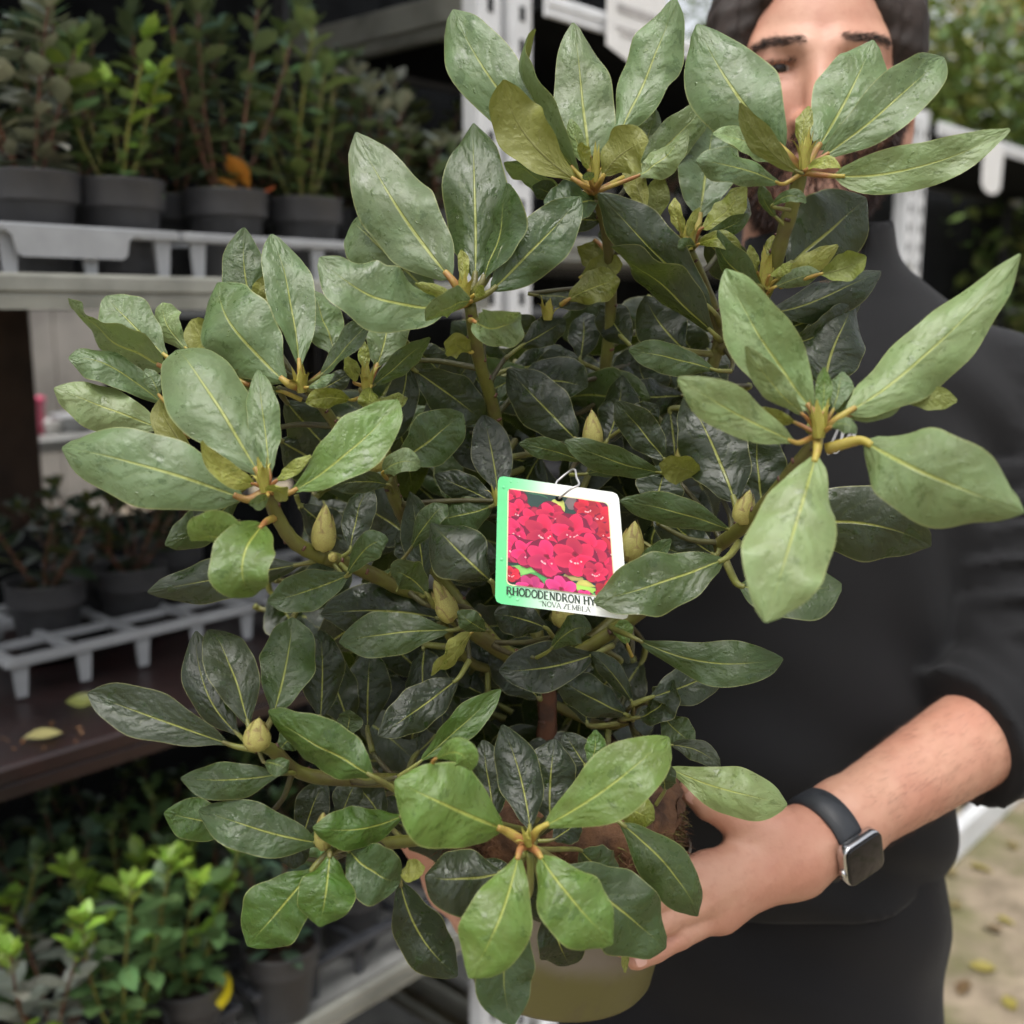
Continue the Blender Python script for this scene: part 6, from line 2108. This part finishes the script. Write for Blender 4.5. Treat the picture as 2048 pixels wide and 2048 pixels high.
# ------------------------------------------------------------------ cards and tags on the far trolleys
M['faint_ink'] = simple('faint_grey_ink', (0.45, 0.43, 0.42), 0.6, 0.2, 40, 0)
zc = Z_ROOF - .03
def hang_card(px0, px1, py0, py1, bk, label_, pts, lines):
    s0, s1 = s_at(px0, bk, 1.9), s_at(px1, bk, 1.9)
    zt_, zb = front_z((px0 + px1) / 2, py0, bk), front_z((px0 + px1) / 2, py1, bk)
    c = rk((s0 + s1) / 2, bk, (zt_ + zb) / 2)
    root = empty('price_card', c)
    hw, hh = (s1 - s0) / 2, (zt_ - zb) / 2
    mb = MB()
    n = len(pts)
    for e in (0.001, -0.001):
        mb.v += [tuple(RD * (p[0] * hw) + UP * (p[1] * hh) + RN * e) for p in pts]
    mb.f += [tuple(reversed(range(n))), tuple(range(n, 2 * n))] + [(i, (i + 1) % n, n + (i + 1) % n, n + i) for i in range(n)]
    mb.m += [0] * len(mb.f)
    mb.build('card', [M['white_plastic']], root)
    for (y, w, h) in lines:
        m1 = MB(); m1.box(RD * 0 + UP * (y * hh) + RN * .0022, RD * hw * w, RN * .0004, UP * hh * h)
        m1.build('faint_line', [M['faint_ink']], root)
    tag(root, label_, 'price card')
hang_card(1212, 1330, -30, 142, -.02, 'white price card with faint print hanging from the trolley rail', [(-1, -.62), (.15, -1.0), (1, -.75), (1, .9), (.7, 1), (-.6, 1), (-1, .6)], [(.30, .7, .10), (-.15, .75, .03), (-.28, .6, .03)])
hang_card(1950, 2016, 285, 392, -.02, 'rounded white tag hanging on the far trolley rail', [(math.cos(R(a)) * .6, math.sin(R(a)) * .45 - .55 if a > 180 else .55 + math.sin(R(a)) * .45) for a in range(0, 360, 20)], [])

# goods in the shade of the far trolley
M['crate_brown'] = simple('brown_crate', (0.22, 0.11, 0.05), 0.7, 0.4, 20, 0.2, 60)
M['blue_white'] = simple('pale_blue_plastic', (0.45, 0.48, 0.58), 0.4, 0.2, 20, 0.05, 60)
def crate(s, bk, z, l, w, h, mat, label_, name='crate'):
    c = rk(s, bk, z)
    root = empty(name, c)
    for i in range(3):
        for sg in (-1, 1):
            m1 = MB(); m1.box(UP * (h * (i + .5) / 3) - RN * sg * w / 2, RD * l / 2, RN * .005, UP * (h / 6 - .005), bev=.001); m1.build('slat', [M[mat]], root)
            m1 = MB(); m1.box(UP * (h * (i + .5) / 3) + RD * sg * (l / 2 + .006), RD * .005, RN * w / 2, UP * (h / 6 - .005), bev=.001); m1.build('slat', [M[mat]], root)
    m1 = MB(); m1.box(UP * .006, RD * l / 2, RN * (w / 2 - .006), UP * .005); m1.build('bottom', [M[mat]], root)
    tag(root, label_, 'crate')
crate(S3A + .32, .20, 1.304, .34, .28, .13, 'crate_brown', 'orange brown slatted crate in shade on the far trolley')
crate(S3A + .80, .20, 1.304, .30, .28, .12, 'blue_white', 'pale blue crate in shade on the far trolley')
crate(S3A + .5, .2, .16, .4, .3, .2, 'blue_white', 'pale blue crate on the base of the far trolley')
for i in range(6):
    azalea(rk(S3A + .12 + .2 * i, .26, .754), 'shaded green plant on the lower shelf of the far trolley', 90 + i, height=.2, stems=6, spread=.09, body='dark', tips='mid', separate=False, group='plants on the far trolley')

# ------------------------------------------------------------------ leafy shrubs on and behind the far trolleys
def leafy_tree(loc, h, rx, rz, label_, seed, cols, nleaf, leafsize=.09, trunk_r=.035, name='shrub_tree', group='leafy trees beyond the trolleys'):
    rr = random.Random(seed)
    root = empty(name, loc)
    mb = MB()
    top = Vector((rr.uniform(-.1, .1), rr.uniform(-.1, .1), h - rz * .6))
    mb.tube([Vector((0, 0, 0)), top * .5 + Vector((.04, 0, 0)), top], [trunk_r, trunk_r * .75, trunk_r * .35], 9)
    cl = []
    for k in range(9):
        a = k * 2.4
        f = .45 + .5 * k / 9
        e = top * f + Vector((math.cos(a), math.sin(a), .35)) * rx * rr.uniform(.5, .9)
        mb.tube([top * f, (top * f + e) / 2 + Vector((0, 0, .05)), e], [trunk_r * .4, trunk_r * .25, trunk_r * .1], 6)
        cl.append(e)
    mb.build('trunk', [M['bark']], root, smooth=True)
    cl += [top + Vector((rr.uniform(-1, 1) * rx * .5, rr.uniform(-1, 1) * rx * .5, rr.uniform(-.3, .9) * rz * .6)) for _ in range(14)]
    for ci, c in enumerate(cols):
        vs, fs, uv = [], [], []
        for i in range(nleaf // len(cols)):
            o = rr.choice(cl)
            p = o + Vector((rr.gauss(0, 1), rr.gauss(0, 1), rr.gauss(0, 1))) * rx * .22
            d = Vector((rr.uniform(-1, 1), rr.uniform(-1, 1), rr.uniform(-.7, .6))).normalized()
            s_ = d.cross(Vector((rr.uniform(-1, 1), rr.uniform(-1, 1), 1))).normalized()
            l = leafsize * rr.uniform(.6, 1.2)
            n = len(vs)
            vs += [p, p + d * l * .5 + s_ * l * .24, p + d * l, p + d * l * .5 - s_ * l * .24]
            fs.append((n, n + 1, n + 2, n + 3)); uv += [(0, .5), (.5, 1), (1, .5), (.5, 0)]
        o = mesh_obj('crown', vs, fs, [M['azleaf']], root, smooth=False)
        ul = o.data.uv_layers.new(name='UVMap')
        ul.data.foreach_set('uv', [x for q_ in uv for x in q_])
        o.color = c4(c); o["kind"] = "stuff"
    tag(root, label_, 'tree', group)
GA, GB, GC, GD = (.075, .14, .03), (.13, .20, .05), (.035, .075, .02), (.28, .29, .09)
def spot(px, depth, z=0.0):
    p = P(px, 620, depth); return (p.x, p.y, z)
leafy_tree(spot(1930, 5.6), 2.9, .75, .8, 'bushy green tree with yellowish leaves beyond the far trolley', 1, [GA, GB, GD], 5200)
leafy_tree(spot(2130, 5.2), 2.7, .8, .8, 'deep green leafy tree beyond the white tag', 2, [GA, GC, GB], 5000)
leafy_tree(spot(1720, 6.6), 2.9, .8, .8, 'green tree standing behind the head of the man', 3, [GA, GC], 4600)
leafy_tree(spot(2320, 7.5), 3.2, 1.0, .9, 'tall pale green tree in the distance past the trolleys', 4, [GB, GD], 5000)
leafy_tree(spot(1500, 7.2), 3.3, .9, .9, 'dark green tree behind the middle trolley', 5, [GC, GA], 4600)
leafy_tree(spot(1960, 9.0), 4.6, .8, .9, 'autumn yellow tree rising above the green ones', 6, [(.50, .33, .05), (.42, .30, .06)], 4600)
# green plant seen between neck and white post
azalea(rk(S2B - .12, .18, 1.625), 'leafy lime plant beside the far white post', 97, height=.26, stems=9, spread=.12, body='mid', tips='lime', separate=False, group='lime plants by the far post')
# fallen yellow leaves on the yard
fr = random.Random(8)
for i, (px, py) in enumerate([(1985, 1745), (2010, 1990), (1905, 1800), (2035, 1700), (1935, 1930), (1965, 1850), (1890, 1660), (2030, 1850), (1920, 1990), (1880, 1730)]):
    p = ray_z(px, py, .006)
    o = litter('fallen_leaf', p, (fr.uniform(.02, .2), fr.uniform(-.2, .2), fr.uniform(0, 6)), 0.9 + fr.random() * .6, fr.choice([(.30, .25, .06), (.22, .17, .07), (.16, .10, .05)]), 'yellow brown leaf fallen on the bare yard', 'fallen leaf', 'leaves fallen on the yard')
# pink pot and dark pots seen through the gap
tb = rk(s_at(90, 1.35, 1.2), 1.35, 0)
TBZ = proj(tb + UP * 1.2)
table = empty('display_table', tb)
TT = 1.5 - (845 - 612) / FPX * TBZ[2]
m1 = MB(); m1.box(UP * (TT - .015), RD * .45, RN * .22, UP * .015, bev=.003); m1.build('table_top', [M['zinc']], table)
for sx in (-1, 1):
    for sy in (-1, 1):
        m1 = MB(); m1.box(RD * sx * .42 + RN * sy * .19 + UP * ((TT - .03) / 2), RD * .015, RN * .015, UP * ((TT - .03) / 2)); m1.build('leg', [M['zinc']], table)
tag(table, 'grey display table glimpsed through the gap under the azalea shelf', 'table')
M['pink'] = simple('pink_plastic', (0.75, 0.12, 0.22), 0.4, 0.15, 40, 0.05, 90)
def gap_pot(px, r, h, mat, name, label_, cat):
    s = s_at(px, 1.25, 1.2)
    c = rk(s, 1.25, TT + .001)
    mb = MB()
    mb.lathe([(.001, .001), (r * .75, 0), (r * .8, .004), (r * .98, h * .8), (r * 1.05, h * .82), (r * 1.05, h), (r * .95, h), (r * .9, h * .8), (.001, h * .78)], 24)
    tag(mb.build(name, [M[mat]], smooth=True, loc=c), label_, cat)
gap_pot(68, .030, .085, 'pink', 'pink_pot', 'small pink pot seen through the gap beside the timber post', 'pot')
gap_pot(100, .030, .03, 'white_plastic', 'white_dish', 'low white dish beside the small pink pot', 'dish')
gap_pot(150, .05, .04, 'tray', 'grey_bowl', 'low grey bowl on the display table in the gap', 'bowl')

# white timber edging board along the yard, in front of the far trolley
e0, e1 = ray_z(1850, 1706, .09), ray_z(2075, 1505, .09)
ed = (e1 - e0).normalized(); en = ed.cross(UP)
eb = empty('edging_board', ((e0.x + e1.x) / 2, (e0.y + e1.y) / 2, 0))
m1 = MB(); m1.box(UP * .045, ed * 1.6, en * .02, UP * .045, bev=.003); m1.build('board', [M['zinc_white']], eb)
for k in (-1, 0, 1):
    m1 = MB(); m1.box(UP * .03 + ed * k * 1.2 - en * .042, ed * .025, en * .02, UP * .03); m1.build('stake', [M['timber']], eb)
tag(eb, 'low white edging board lying along the bare yard', 'edging board')
